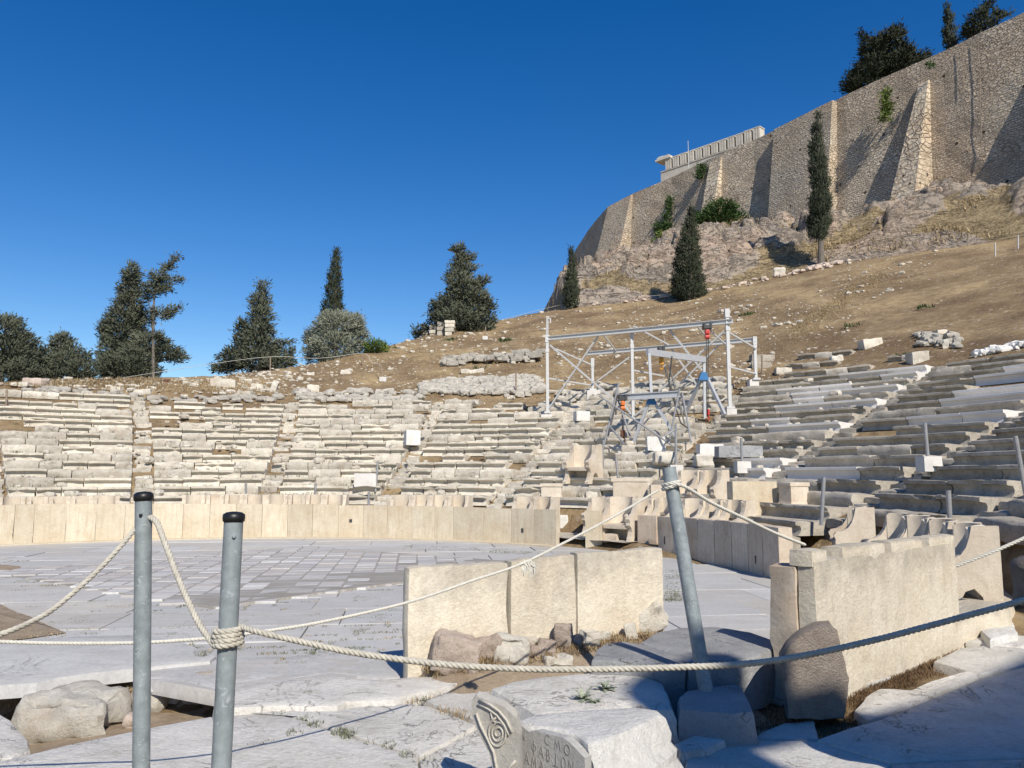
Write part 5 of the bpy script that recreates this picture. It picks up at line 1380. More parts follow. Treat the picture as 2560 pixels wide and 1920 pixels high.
for a, b in [(pf(1375,863), pf(1552,1014)), (pf(1372,1022), pf(1503,829)), (pf(1664,813), pf(1756,927)), (pf(1810,829), pf(1649,977)), (pb(1490,955), pb(1574,893)), (pf(1585,816), pb(1671,862)), (pf(1375,866), pb(1478,912)), (pf(1823,832), pb(1889,871)), (pf(1823,917), pb(1889,934)), (pf(1373,946), pb(1478,963)), (pf(1775,826), pb(1826,872)), (pf(1558,1010), pf(1579,1036)), (pf(1585,1040), pf(1640,1000)), (pb(1671,862), pb(1740,960)), (pb(1700,960), pb(1800,860)), (pf(1503,829), pb(1540,878)), (pf(1740,812), pb(1780,858)), (pf(1579,925), pb(1660,940))]:
    part(gt, 'brace', 'white_steel', lambda m: m.bar(a, b, .065))
for k, (x0, x1, y0, y1, f) in enumerate([(1352,1381,1036,1054,pf),(1815,1841,1022,1040,pf),(1466,1500,976,994,pb),(1872,1896,948,964,pb)]):
    p = f((x0+x1)/2, y0); w_ = (x1-x0)/F*p.y; mb = MB(); add_stone(mb, p+V((0,.1,-.28)), (w_, w_, .56), bev=.02, amp=.004, seed=k, step=.2)
    tag(mb.build('concrete_footing', M['concrete'], loc=p+V((0,0,-.56))), ['pale concrete block under the front left gantry post','pale concrete block under the tall right gantry post','concrete block under the rear left gantry post','concrete block under the rear right gantry post'][k], 'footing')
# aluminium frames with blue plates
def sh(x, y, up=0): return seat_hit(x, y)+V((0,0,up))
al = thing('aluminium_frame', 'grey aluminium lifting frame on two splayed legs pairs with blue plates', 'lifting frame', sh(1584,1107))
f1, f2 = sh(1584,1107), sh(1690,1092); ya = (f1.y+f2.y)/2
g1, g2 = sh(1715,1031), sh(1812,1037); yg = (g1.y+g2.y)/2
for a, b in [(P(1622,1006,ya), f1), (P(1636,1006,ya), f2), (P(1754,945,yg), g1), (P(1768,945,yg), g2)]: part(al, 'leg', 'alu', lambda m: m.bar(a, b, .11))
part(al, 'centre_post', 'alu', lambda m: m.bar(P(1623,884,ya), P(1629,1000,ya), .10)); part(al, 'centre_post', 'alu', lambda m: m.bar(P(1760,894,yg), P(1762,1046,yg), .10))
part(al, 'crossbeam', 'alu', lambda m: m.bar(P(1618,880,ya), P(1762,899,yg), .13, .24))
for cx, cy, yy in ((1629,1001,ya-.12), (1760,940,yg-.12)):
    pts = [P(cx-12,cy+10,yy), P(cx+12,cy+10,yy), P(cx+12,cy+6,yy), P(cx+5,cy-10,yy), P(cx-5,cy-10,yy), P(cx-12,cy+6,yy)]
    part(al, 'blue_plate', 'blue', lambda m: m.prism(pts, V((0,.24,0))))
# tube trestle carrying a short runway beam
tr = thing('tube_trestle', 'short grey runway beam carried on thin scaffold tubes', 'trestle', sh(1506,1124))
yt = sh(1506,1124).y; yt2 = sh(1675,1104).y
part(tr, 'runway_beam', 'alu', lambda m: m.ibeam(P(1547,994,yt), P(1699,985,yt2), .16, .24))
for a, b in [(P(1547,957,yt), sh(1506,1128)), (P(1699,972,yt2), sh(1672,1108)), (P(1705,980,yt2), sh(1728,1105)), (P(1545,985,yt), sh(1520,1090)), (P(1499,990,yt-.2), P(1699,1126,yt2-1.2)), (sh(1508,1168), P(1508,1100,sh(1508,1168).y)), (P(1640,1105,yt2-.6), P(1690,1072,yt2-.6)), (P(1690,1060,yt2-1.4), sh(1688,1172)), (P(1660,915,ya), sh(1690,1010)), (P(1672,912,ya), sh(1712,1060)), (P(1520,1060,yt), P(1560,1110,yt-1)), (P(1545,1000,yt), P(1575,1090,yt-.6))]:
    part(tr, 'tube', 'tube', lambda m: m.tube([a, b], .034, 8))
def hoist(px, y0, y1, Y, mat, label, hook=None, trolley=True, w=11):
    p = P(px, y0, Y); root = thing('chain_hoist', label, 'hoist', p); s = Y/F
    if trolley: part(root, 'trolley', 'dark', lambda m: (m.box(p+V((0,0,s*4)), (w*s*1.5, .3, s*9)), m.box(p+V((-w*s*.6,0,s*6)), (.08,.36,.22)), m.box(p+V((w*s*.6,0,s*6)), (.08,.36,.22))))
    def body(m):
        add_stone(m, P(px, y0+8, Y), (w*s, .26, 13*s), bev=.06, amp=.0, seed=1, step=.1); m.tube([P(px-w*.4, y0+20, Y), P(px+w*.4, y0+20, Y)], 6*s, 12)
    part(root, 'motor', mat, body)
    part(root, 'chain', 'dark', lambda m: (m.tube([P(px-2, y0+20, Y), P(px-1, y1, Y)], .018, 5), m.tube([P(px+3, y0+20, Y), P(px+2, y1, Y)], .018, 5)))
    def hk(m):
        q = P(px, y1, Y); m.box(q+V((0,0,.02)), (.16,.16,.24)); m.tube([q+V((0,0,-.1)), q+V((.08,0,-.2)), q+V((.03,0,-.3)), q+V((-.07,0,-.24))], .03, 6)
    part(root, 'hook', hook or mat, hk)
hoist(1768, 822, 1032, Yf(1768)-.1, 'red', 'red and white chain hoist under the top gantry beam', w=13)
hoist(1557, 1000, 1085, yt-.15, 'orange', 'bright orange chain hoist hanging from the short runway beam', 'rust', w=12)
hoist(1653, 880, 905, (ya+yg)/2-.2, 'yellow', 'yellow chain hoist hanging under the grey crossbeam', 'yellow', w=9)
def thing_tube(name, label, cat, mat, pts, rad, group=None):
    mb = MB(); mb.tube(pts, rad, 8); return tag(mb.build(name, M[mat], loc=pts[-1]), label, cat, group)
p_ = sh(1722, 1072); thing_tube('iron_chain', 'dark chain slack between the beams and the red hook on the tiers', 'chain', 'dark', [P(1680,890,ya), P(1672,960,ya), P(1690,1020,ya), P(1702,1058,ya-.5), p_], .025)

# ---------------------------------------------------------------- thin poles on the tiers, stakes on the hill
POLES = [(2312,1058,2322,1160,1,'thin leaning pole with a white base on the right tiers'),(2538,1090,2562,1200,0,'thin leaning pole near the right edge'),(2060,1193,2052,1284,0,'thin pole above the yellow cream slab side'),(2371,1226,2375,1310,0,'thin pole behind the notched barrier'),(1853,1095,1856,1168,1,'thin pole with a white base above the long blue grey block'),(1690,1075,1689,1176,1,'thin pole just above the leaning post'),(1540,1144,1546,1192,0,'short rusty pole beside the lone throne'),(945,1152,939,1212,0,'short pole beside the white carved fragment'),(789,1208,787,1240,0,'small stub pole behind the middle thrones'),(922,1230,922,1262,0,'small stub pole at the second stair foot'),(615,1208,615,1234,0,'small stub pole above the left thrones')]
for k, (x0, y0, x1, y1, bs, lab) in enumerate(POLES):
    b = seat_hit(x1, y1); hh = H(b.x, b.y); b.z = min(b.z, b.z); t = P(x0, y0, b.y)
    root = thing('thin_pole', lab, 'pole', b, 'thin poles on the tiers')
    part(root, 'shaft', 'tube', lambda m: m.tube([t, b+V((0,0,-.25))], .042, 10))
    if bs: part(root, 'base_block', 'concrete', lambda m: add_stone(m, b+V((0,0,.0)), (.42,.42,.36), bev=.02, amp=.004, seed=k, step=.2))
STK = [(676,892,676,930,'wooden stake on the skyline between two cypresses'),(907,884,907,912,'wooden stake below the yellow green shrub'),(952,911,958,952,'leaning stake with a white foot on the brown slope'),(1089,852,1089,880,'stake in the middle of the bare slope'),(1214,817,1213,848,'stake with a white foot above the low stone wall'),(1290,923,1290,984,'stake standing in the rubble wall'),(1905,888,1905,934,'stake right of the gantry'),(17,974,15,1026,'wooden stake with a rusty foot at the left edge'),(1470,748,1470,765,'stake before the rock face'),(1552,740,1552,763,'stake below the rock face, left of the middle cypress'),(1733,720,1733,742,'stake beside the middle cypress foot'),(2488,607,2488,640,'white stake high on the right slope'),(2545,588,2545,622,'stake at the right edge of the upper slope')]
tops = []
for k, (x0, y0, x1, y1, lab) in enumerate(STK):
    b = hit(x1, y1) or circ_hit(x1, y1, 58); t = P(x0, y0, b.y); tops.append(t)
    root = thing('wooden_stake', lab, 'stake', b, 'rope stakes on the hillside')
    part(root, 'shaft', 'wood' if k not in (11, 12) else 'white_steel', lambda m: m.tube([t, b+V((0,0,-.3))], .04, 6))
    if k in (2, 4, 7): part(root, 'foot_block', 'rust' if k == 7 else 'concrete', lambda m: add_stone(m, b+V((0,0,.08)), (.42,.35,.30), bev=.03, amp=.01, seed=k, step=.2))
rope([[tops[8]+V((-12,0,-3.2)), tops[8]+V((-6,0,-1.4)), tops[8], (tops[8]+tops[9])/2+V((0,0,-.25)), tops[9], (tops[9]+tops[10])/2+V((0,0,-.3)), tops[10]]], .03, 'boundary_rope', 'thin boundary rope along the foot of the rock face', 'rope_thin', n=4, group=None)
rope([[tops[0]+V((-9,0,-1.3)), tops[0]+V((-4,0,-.5)), tops[0], (tops[0]+tops[1])/2+V((0,0,-.2)), tops[1], (tops[1]+tops[2])/2+V((0,0,-.2)), tops[2]]], .03, 'boundary_rope', 'thin boundary rope along the left skyline of the hill', 'rope_thin', n=4, group=None)

# ---------------------------------------------------------------- ruins and fallen stones on the hill
HS = [(556,965,60,18,'seat','pair of seat blocks on the bare earth at upper left'),(644,972,32,12,'seat','small seat block right of the upper left pair'),(685,979,18,30,'tan_rock','leaning slab standing upright on the left hill'),(82,964,52,20,'rubble','orange brown boulder at the left skyline'),(414,956,12,9,'rust','small rusty block on the left skyline'),(288,975,26,9,'seat','flat stone above the left tiers'),(781,980,30,18,'seat','stone above the middle left tiers'),(345,985,60,12,'tan_rock','long pale rock on the left slope'),(2180,868,54,22,'seat','tilted pale slab end on the right slope'),(1908,900,58,14,'seat_grey','seat block close to the rear right gantry post'),(1906,917,48,14,'seat_grey','second seat block close to the rear gantry post'),(2352,838,28,14,'seat','pale cube lying alone on the right slope'),(2366,868,14,20,'tan_rock','upright stone in the scree at right'),(2300,905,44,26,'seat','pale lump with a green weed on the right slope'),(1960,935,36,16,'seat_rough','small rough block above the gantry rows'),(2095,902,30,16,'tan_rock','upright pale stone among seat blocks'),(864,934,26,9,'tan_rock','white stone on the brown slope'),(775,937,20,8,'tan_rock','small stone on the left skyline'),(1180,930,60,8,'tan_rock','flat pale stone below the low wall'),(612,988,40,10,'seat','pale seat fragment on the left slope'),(1500,735,28,12,'tan_rock','pale stone before the rocks'),(1950,690,30,22,'tan_rock','pale block by the tall cypress foot')]
for k, (x, y, w_, h_, mt, lab) in enumerate(HS):
    stray(x, y, w_, h_, lab, mt, depth=.55, rz=rng.uniform(-.25, .25), amp=.05 if mt in ('seat', 'seat_grey') else .08, tilt={2: .35, 8: -.15}.get(k, rng.uniform(-.06, .06)), bev=.03 if mt.startswith('seat') else .15, seats=False, cat='fallen stone', name='fallen_stone', sink=.1)
def _n(): pass
def rubble_band(name, label, px0, px1, top, bot, n, smin, smax, mat, cat='wall', wallh=0.0, cube=False):
    c = [hit(px0, interp(bot, px0)), hit(px1, interp(bot, px1))]
    mb = MB(); r = random.Random(n)
    K = 24; lo = [hit(lerp(px0, px1, k/K), interp(bot, lerp(px0, px1, k/K))) for k in range(K+1)]
    hi = [hit(lerp(px0, px1, k/K), interp(top, lerp(px0, px1, k/K))) for k in range(K+1)]
    for i in range(n):
        u = r.random()*K; k = min(K-1, int(u)); f = u-k; v = r.random()
        if lo[k] is None or hi[k] is None or lo[k+1] is None or hi[k+1] is None: continue
        a = lo[k].lerp(lo[k+1], f); b = hi[k].lerp(hi[k+1], f); p = a.lerp(b, v); p.z = H(p.x, p.y)
        s = r.uniform(smin, smax); z = s*.3+(wallh*r.random() if wallh else 0)
        vs, fs = stone_vf((s*r.uniform(.9,1.6), s*.9, s*r.uniform(.5,.8)), bev=s*(.12 if cube else .3), amp=s*.08, seed=i*1.3, step=s*.4, maxn=4, freq=1.5/s)
        rt = rot_e(r.uniform(-.25,.25)*(not cube), r.uniform(-.25,.25)*(not cube), r.uniform(-.6,.6)); mb.add([rt@q+p+V((0,0,z)) for q in vs], fs)
    o = mb.build(name, M[mat], loc=lo[K//2]); return tag(o, label, cat, kind='stuff' if cat in ('stones', 'scree', 'heap') else None)
rubble_band('rubble_wall', 'heaped rubble wall of small grey white stones above the middle tiers', 1052, 1352, [(1052,968),(1100,955),(1200,950),(1330,948),(1352,955)], [(1052,984),(1200,990),(1300,996),(1352,985)], 900, .15, .48, 'rubble_grey')
rubble_band('low_stone_wall', 'low wall of squared pale stones across the bare slope', 1110, 1355, [(1110,912),(1200,902),(1355,893)], [(1110,918),(1200,913),(1355,905)], 150, .22, .5, 'rubble_grey', wallh=.3, cube=True)
rubble_band('stone_scree', 'strip of loose white stones above the far right marble rows', 2440, 2600, [(2440,885),(2600,850)], [(2440,893),(2600,866)], 170, .1, .3, 'white_rough', 'scree')
rubble_band('stone_heap', 'heap of rubble stones on the right slope beside the upright stone', 2290, 2400, [(2290,845),(2400,842)], [(2290,866),(2400,868)], 80, .12, .38, 'rubble_grey', 'heap')
rubble_band('top_rubble', 'loose rubble blocks under the white gantry, above the tiers', 1400, 1800, [(1400,985),(1800,955)], [(1400,1010),(1800,975)], 170, .2, .65, 'rubble_grey', 'heap')
rubble_band('tier_rubble', 'tumbled blocks crowning the middle left tiers', 740, 1060, [(740,985),(1060,985)], [(740,1005),(1060,1012)], 130, .2, .6, 'rubble_grey', 'heap')
rubble_band('edge_rubble', 'tumbled stones above the leftmost tiers', 60, 700, [(60,975),(330,985),(400,1000),(700,985)], [(60,990),(330,998),(400,1015),(700,1005)], 110, .15, .45, 'rubble_grey', 'heap')
rubble_band('cliff_stones', 'line of loose stones at the foot of the rocks', 1480, 2180, [(1480,763),(1730,735),(1900,700),(2180,640)], [(1480,768),(1730,742),(1900,708),(2180,648)], 150, .12, .5, 'rubble', 'stones')
def ruin_wall():
    b = hit(1126, 836) or circ_hit(1126, 836, 52); root = thing('ragged_wall', 'ruined ashlar wall end in front of the broad conifer', 'ruin', b); Y = b.y; s = Y/F
    def blk(px0, px1, y0, y1, dy, seed, mat='seat'):
        p = P((px0+px1)/2, (y0+y1)/2, Y+dy); part(root, 'ashlar', mat, lambda m: add_stone(m, p, ((px1-px0)*s*.97, 1.0, (y1-y0)*s*.97), bev=.04, amp=.03, seed=seed, step=.2))
    for i, (a, c, d, e, y) in enumerate([(1112,1139,803,811,0),(1113,1138,811,821,0),(1112,1136,821,832,0),(1113,1132,832,842,0),(1094,1113,806,818,.8),(1092,1112,818,829,.8),(1092,1113,829,842,.8),(1074,1093,815,826,1.4),(1073,1092,826,837,1.4),(1075,1093,837,848,1.4),(1052,1074,828,838,2),(1052,1074,838,850,2)]): blk(a, c, d, e, y, i, 'seat' if i < 4 else 'seat_grey')
    for i, (a, c, d, e) in enumerate([(1188,1205,803,812),(1170,1189,806,815)]):
        blk(a, c, d, e, 2, 20+i, 'seat_grey')
ruin_wall()

# ---------------------------------------------------------------- trees
def tree(name, label, Y, blobs, trunk, mat, dens=.62, leaf=6.6, upb=.3, group=None, cat='tree', tr=.22, limbs=True, droop=0.0, seed=1, base=None, depth=1.0, gap=0.0):
    r = random.Random(seed); s = Y/F
    b = P(trunk[0][0], trunk[0][1], Y) if base is None else base
    root = thing(name, label, cat, b, group)
    mb = MB(); tp = [P(x, y, Y) for x, y in trunk]; m = len(tp)
    if m > 1:
        mb.tube(tp, [tr*(1-.75*i/(m-1)) for i in range(m)], 9)
        if limbs:
            for x, y, rx, ry in blobs:
                k = min(range(m), key=lambda i: abs(trunk[i][1]-(y+ry+20))); c = P(x, y, Y); a = tp[k]
                if (c-a).length > .6: mb.tube([a, a.lerp(c, .55)+V((0,0,-.1*(c-a).length)), c], [tr*.4, tr*.25, .03], 5)
        mb.build('trunk', M['bark'], root)
    fb = MB()
    for x, y, rx, ry in blobs:
        c = P(x, y, Y); RX, RY = rx*s, ry*s; n = int(dens*pi*rx*ry*1.15)
        ncl = max(3, n//9); off = r.uniform(-.35, .35)*RX
        for j in range(ncl):
            while True:
                d = V((r.uniform(-1,1), r.uniform(-1,1), r.uniform(-1,1)))
                if .05 < d.length < 1: break
            q0 = d.normalized()*(d.length**.55)
            cc = c+V((q0.x*RX, q0.y*RX*depth+off, q0.z*RY)); od = V((q0.x, q0.y*.8, q0.z*.6+upb)).normalized()
            cl = leaf*s*1.5
            for _ in range(9):
                p = cc+V((r.gauss(0,.42), r.gauss(0,.42), r.gauss(0,.34)))*cl+od*(r.gauss(0,.45)*cl)
                d2 = (od+V((r.uniform(-1,1), r.uniform(-1,1), r.uniform(-1,1)-droop))*.5).normalized(); l = leaf*s*r.uniform(.8, 1.8); w_ = l*r.uniform(.2, .36)
                sd = d2.cross(V((r.uniform(-1,1), r.uniform(-1,1), r.uniform(-1,1)))); sd = sd.normalized() if sd.length > 1e-4 else V((1,0,0))
                o = len(fb.v); fb.v += [p-d2*l*.4, p+sd*w_*.5, p+d2*l*.6, p-sd*w_*.5]; fb.f.append((o, o+1, o+2, o+3))
    me = bpy.data.meshes.new('crown'); wl = s_world(root); me.from_pydata([v-wl for v in fb.v], [], fb.f); me.update(); me.materials.append(M[mat])
    o = bpy.data.objects.new('crown', me); COL.objects.link(o); o.parent = root
    return root
G1 = 'trees along the left skyline'
tree('conifer_tree', 'dark grey green conifer cut by the left edge', 50, [(15,830,50,38),(45,850,38,20),(20,875,58,33),(55,890,38,18),(0,930,60,40),(60,925,40,28),(25,805,22,16)], [(0,985),(5,900),(12,830)], 'conifer', seed=1, group=G1)
tree('conifer_tree', 'low broad bushy conifer, second from the left', 52, [(148,858,26,24),(175,875,22,16),(120,890,35,22),(165,905,45,26),(90,925,40,28),(205,925,40,22),(140,940,80,22),(214,893,10,16),(158,842,8,10)], [(140,985),(145,900),(150,850)], 'conifer', seed=2, group=G1)
tree('conifer_tree', 'tall ragged conifer with bare windswept branches on its right side', 54, [(332,685,20,26),(322,720,26,30),(320,760,33,35),(310,800,43,33),(303,840,52,33),(298,880,50,35),(310,915,58,33),(350,900,48,40),(262,830,16,20),(258,812,10,12),(380,860,42,26),(405,880,45,18),(436,893,26,9),(345,930,60,20),(270,925,25,22),(345,800,20,40)], [(330,990),(332,900),(334,800),(332,690)], 'conifer', seed=3, group=G1, tr=.3)
tree('conifer_tree', 'thin leaning conifer stem with sparse tufts beside the tall ragged one', 53, [(385,722,26,14),(398,690,22,13),(422,664,12,13),(436,648,9,8),(445,640,6,4),(430,697,22,6),(452,699,8,4),(368,738,16,14),(410,722,16,7),(424,716,8,12),(392,705,14,16),(400,778,24,10),(428,775,16,7),(448,768,9,4),(415,790,12,12),(378,790,10,16),(390,835,16,8)], [(384,985),(383,860),(384,790),(386,730),(410,680),(440,645)], 'conifer', seed=4, group=G1, tr=.11, dens=.5)
tree('cypress_tree', 'irregular broad cypress with a small side spire, left of the slim cypress', 56, [(657,722,12,18),(650,755,22,22),(655,790,28,26),(650,830,35,28),(645,865,45,28),(640,900,58,30),(690,872,18,16),(716,853,16,5),(726,880,13,10),(608,815,12,18),(601,850,20,22),(585,895,36,28),(560,920,30,12),(700,910,38,20)], [(650,975),(652,880),(655,740)], 'conifer', seed=5, group=G1, tr=.25, leaf=7)
tree('cypress_tree', 'slim tall cypress spire rising behind the olive', 62, [(842,636,8,16),(840,662,12,22),(837,695,17,26),(834,730,21,28),(829,768,27,26),(830,800,28,24)], [(838,960),(838,800),(841,650)], 'cypress', seed=6, group=G1, upb=1.2, dens=.8, leaf=5)
tree('olive_tree', 'round silvery green olive in front of the slim cypress', 56, [(845,815,58,36),(880,810,32,28),(800,845,42,38),(840,870,66,38),(790,880,33,33),(885,850,33,33),(906,832,15,13),(850,900,55,18),(830,795,30,16)], [(840,965),(842,900),(845,830)], 'olive', seed=7, dens=.75, leaf=5)
tree('shrub', 'yellow green shrub on the skyline right of the olive', 56, [(935,865,23,14),(955,868,16,10),(918,872,14,9)], [(938,905),(938,870)], 'bright_shrub', seed=8, cat='shrub', tr=.08, leaf=6)
tree('shrub', 'tiny dark green shrub on the skyline', 58, [(992,877,9,6)], [(992,895),(992,880)], 'shrub', seed=9, cat='shrub', tr=.05, leaf=5)
tree('conifer_tree', 'broad pyramid shaped dark conifer behind the ruined wall end', 64, [(1150,625,16,14),(1155,650,20,17),(1180,643,10,7),(1142,670,16,14),(1165,675,20,14),(1187,668,8,4),(1145,700,32,18),(1128,690,12,8),(1160,720,42,20),(1200,705,18,12),(1216,700,7,6),(1150,745,52,20),(1190,745,32,20),(1118,765,40,17),(1170,775,56,20),(1215,760,20,15),(1098,785,28,12),(1150,795,58,18),(1215,795,25,20),(1226,765,12,8),(1130,815,50,16),(1075,800,10,4),(1190,820,45,13),(1045,832,12,15),(1070,818,18,10)], [(1150,880),(1150,780),(1152,640)], 'conifer', seed=10, tr=.3, leaf=7)
bz = hit(1428, 772) or circ_hit(1428, 772, 58)
tree('cypress_tree', 'slim dark cypress at the far left end of the citadel wall', 70, [(1429,630,5,16),(1430,660,9,24),(1430,695,15,28),(1428,730,19,28),(1428,755,19,16)], [(1428,785),(1428,720),(1429,640)], 'cypress', seed=11, upb=1.2, dens=.85, leaf=5, tr=.15)
tree('cypress_tree', 'thick dark cypress before the rocks, left of the gantry top', 66, [(1728,532,7,14),(1727,556,13,20),(1725,588,22,26),(1722,625,30,28),(1720,660,34,28),(1722,695,41,30),(1722,727,45,22)], [(1722,758),(1722,690),(1727,540)], 'cypress', seed=12, upb=1.0, dens=.85, leaf=5.6)
tree('cypress_tree', 'very tall narrow cypress with a bare grey trunk', 66, [(2045,293,5,12),(2044,328,11,28),(2042,370,17,32),(2044,415,21,34),(2048,460,23,36),(2048,510,27,36),(2050,550,29,32),(2046,582,22,18)], [(2053,668),(2052,610),(2050,500),(2045,310)], 'cypress', seed=13, upb=1.3, dens=.9, leaf=5.4, tr=.30)
tree('conifer_tree', 'large dark spreading conifer on top of the citadel wall', wall_at(2200)[0].y+6, [(2238,82,16,12),(2247,70,6,6),(2215,105,36,18),(2158,98,9,10),(2180,125,32,22),(2240,130,42,20),(2195,160,52,22),(2270,145,28,12),(2306,139,15,5),(2165,185,36,20),(2125,212,20,14),(2135,190,16,8),(2215,185,50,22),(2150,215,40,15),(2250,165,60,15),(2150,80,4,6)], [(2200,262),(2205,190),(2225,100)], 'cypress', seed=14, leaf=8, tr=.4)
tree('cypress_tree', 'small cypress spire on top of the citadel wall', wall_at(2375)[0].y+5, [(2371,18,5,10),(2371,45,11,20),(2373,80,15,22),(2375,110,17,18)], [(2375,150),(2374,90),(2371,25)], 'cypress', seed=15, upb=1.2, dens=.85, leaf=5.6)
tree('conifer_tree', 'dark flat topped conifer at the top right on the wall', wall_at(2460)[0].y+5, [(2468,12,12,9),(2452,26,12,8),(2440,48,23,16),(2480,45,22,11),(2511,38,12,4),(2425,75,16,15),(2455,72,40,15)], [(2450,130),(2452,70),(2465,15)], 'cypress', seed=16, leaf=7)
def wy(px, off=-2.5): return wall_at(px)[0].y+off
tree('shrub', 'large dark green bush against the foot of the citadel wall', wy(1800,-8), [(1800,530,42,22),(1770,545,32,20),(1835,545,32,18),(1790,550,60,16)], [(1800,585),(1800,540)], 'shrub', seed=21, cat='shrub', tr=.1)
tree('shrub', 'bright green bush at the wall foot left of the thick cypress', wy(1655,-11), [(1660,595,16,18),(1650,612,25,16),(1638,625,26,10)], [(1655,640),(1655,600)], 'bright_shrub', seed=22, cat='shrub', tr=.1)
tree('shrub', 'strip of green weeds below the large dark bush', wy(1800,-14), [(1785,582,40,11),(1830,573,35,9)], [(1800,600),(1800,580)], 'bright_shrub', seed=23, cat='shrub', tr=.06)
tree('creeper', 'dark creeper hanging high on the wall near the temple', wy(1752,-1.6), [(1753,420,10,10),(1750,436,8,12)], [(1752,410)], 'shrub', seed=24, cat='creeper')
tree('creeper', 'dry brown creeper hanging on the wall left of the tall buttress', wy(2215,-1.8), [(2214,235,9,16),(2216,262,10,22),(2212,290,9,18)], [(2214,220)], 'bright_shrub', seed=25, cat='creeper')
tree('creeper', 'dark ivy streak on the wall above the bright green bush', wy(1668,-1.8), [(1672,510,5,26),(1668,550,8,26),(1655,572,18,16)], [(1670,480)], 'shrub', seed=26, cat='creeper')
tree('creeper', 'small tuft growing on the wall below the top right conifers', wy(2330,-1.6), [(2326,160,9,7)], [(2326,152)], 'shrub', seed=27, cat='creeper')
for k, (px, yy, w_, cat_) in enumerate([(1900,470,12,0),(2060,315,8,1),(1985,372,7,2),(1560,600,9,3)]): pass

# ---------------------------------------------------------------- grass and weeds
def blade(mb, p, h, lean, wd, r):
    a = r.uniform(0, 2*pi); d = V((cos(a), sin(a), 0)); s = V((-d.y, d.x, 0))*wd
    q = p+d*lean*.4+V((0,0,h*.6)); e = p+d*lean+V((0,0,h*r.uniform(.75,1)))
    o = len(mb.v); mb.v += [p-s, p+s, q+s*.7, q-s*.7, e]; mb.f += [(o, o+1, o+2, o+3), (o+3, o+2, o+4)]
def tuft(mb, p, n, h, sp, r, wd=.004):
    for _ in range(n):
        a = r.uniform(0, 2*pi); d = sp*sqrt(r.random()); blade(mb, V((p.x+d*cos(a), p.y+d*sin(a), p.z-.01)), h*r.uniform(.4, 1.1), h*r.uniform(.2, 1.1), wd*r.uniform(.7, 1.4), r)
def on_ground(x, y, z=None):
    p = hit(x, y) if z is None else G(x, y, z); return p
r = random.Random(5)
dg, gg, dd = MB(), MB(), MB()
# heap before the near barrier
for _ in range(700):
    x = r.uniform(1080, 1640); y = lerp(1668, 1578, (x-1080)/560)+r.uniform(-60, 22)
    p = hit(x, y, 6)
    if p is None or p.y > 9.4 or p.z < -.2: continue
    tuft(dg if r.random() < .7 else dd, p, 22, r.uniform(.03, .11), .13, r, .003)
for x, y in [(1090,1655),(1105,1625),(1080,1680),(1300,1570),(1290,1580),(1285,1590),(1330,1585),(1370,1580),(1480,1575),(1550,1560),(1560,1548),(1540,1565),(1100,1640),(1430,1590)]:
    p = hit(x, y, 6); tuft(dg, p, 40, .17, .07, r, .0035)
for x, y, n, h in [(1030,1745,60,.05),(1075,1738,60,.06),(1110,1728,60,.06),(1140,1715,50,.06),(1160,1706,50,.05),(1125,1783,70,.06),(1160,1792,70,.06),(1100,1775,40,.05),(1010,1752,30,.05)]:
    tuft(dg, G(x, y, .02), n, h, .12, r, .003)
for x, y, n, h in [(700,1782,26,.03),(760,1795,40,.04),(790,1810,50,.05),(870,1838,60,.07),(850,1830,50,.06),(735,1832,24,.05),(975,1862,40,.04),(662,1855,16,.03),(640,1862,12,.03),(1020,1885,40,.04),(1060,1902,20,.04),(500,1632,40,.05),(505,1640,40,.08),(1052,1752,30,.05),(930,1852,20,.03),(1460,1530,0,.05)]:
    tuft(gg, G(x, y, .03), n, h, .07, r, .003)
# joints of the paving
for _ in range(260):
    x = r.uniform(0, 1000); y = r.uniform(1395, 1660); p = G(x, y, .0); rr_, th_ = polar(p.x, p.y)
    if rr_ < 12 and p.y > 8.2:
        a = R(7) if r.random() < .7 else R(97); n = r.randint(2, 5)
        for k in range(n):
            q = p+V((cos(a), sin(a), 0))*(k*.09); tuft(gg if r.random() < .8 else dg, q, 12, .028, .05, r, .004)
for _ in range(120):
    x = r.uniform(1000, 1350); y = lerp(1363, 1380, (x-1000)/350)+r.uniform(-3, 8); p = G(x, y, .0)
    if polar(p.x, p.y)[0] < 12.5: tuft(gg, p, 10, .03, .16, r, .006)
for _ in range(260):
    x = r.uniform(1655, 1712); y = r.uniform(1425, 1502)
    if abs(x-1683) < 30-abs(y-1462)*.3: tuft(gg, G(x, y, .0), 9, .03, .10, r, .005)
# gap at lower left
for _ in range(170):
    x = r.uniform(0, 540); y = lerp(1800, 1700, x/540)+r.uniform(-45, 50); p = hit(x, y, 4)
    if p is not None and p.z < -.12: tuft(dg, p, 14, .07, .09, r, .0035)
for _ in range(90):
    x = r.uniform(-10, 168); y = r.uniform(1515, 1602)
    if y > 1515+.42*x and y < 1606-.1*x: tuft(dg, G(x, y, .02), 7, .035, .14, r, .003)
# dark dead grass by the notched barrier
for _ in range(420):
    t = r.random(); x = lerp(2120, 2410, t)+r.uniform(-40, 40); y = lerp(1735, 1612, t)+r.uniform(-14, 34); tuft(dd, G(x, y, -.05), 12, .06, .09, r, .0035)
for _ in range(220):
    x = r.uniform(1880, 2160); y = r.uniform(1755, 1840); tuft(dd, G(x, y, -.06), 9, .045, .09, r, .0035)
for x, y in [(1893,1752),(1905,1765),(1885,1762)]: tuft(dg, G(x, y, -.05), 24, .12, .05, r, .003)
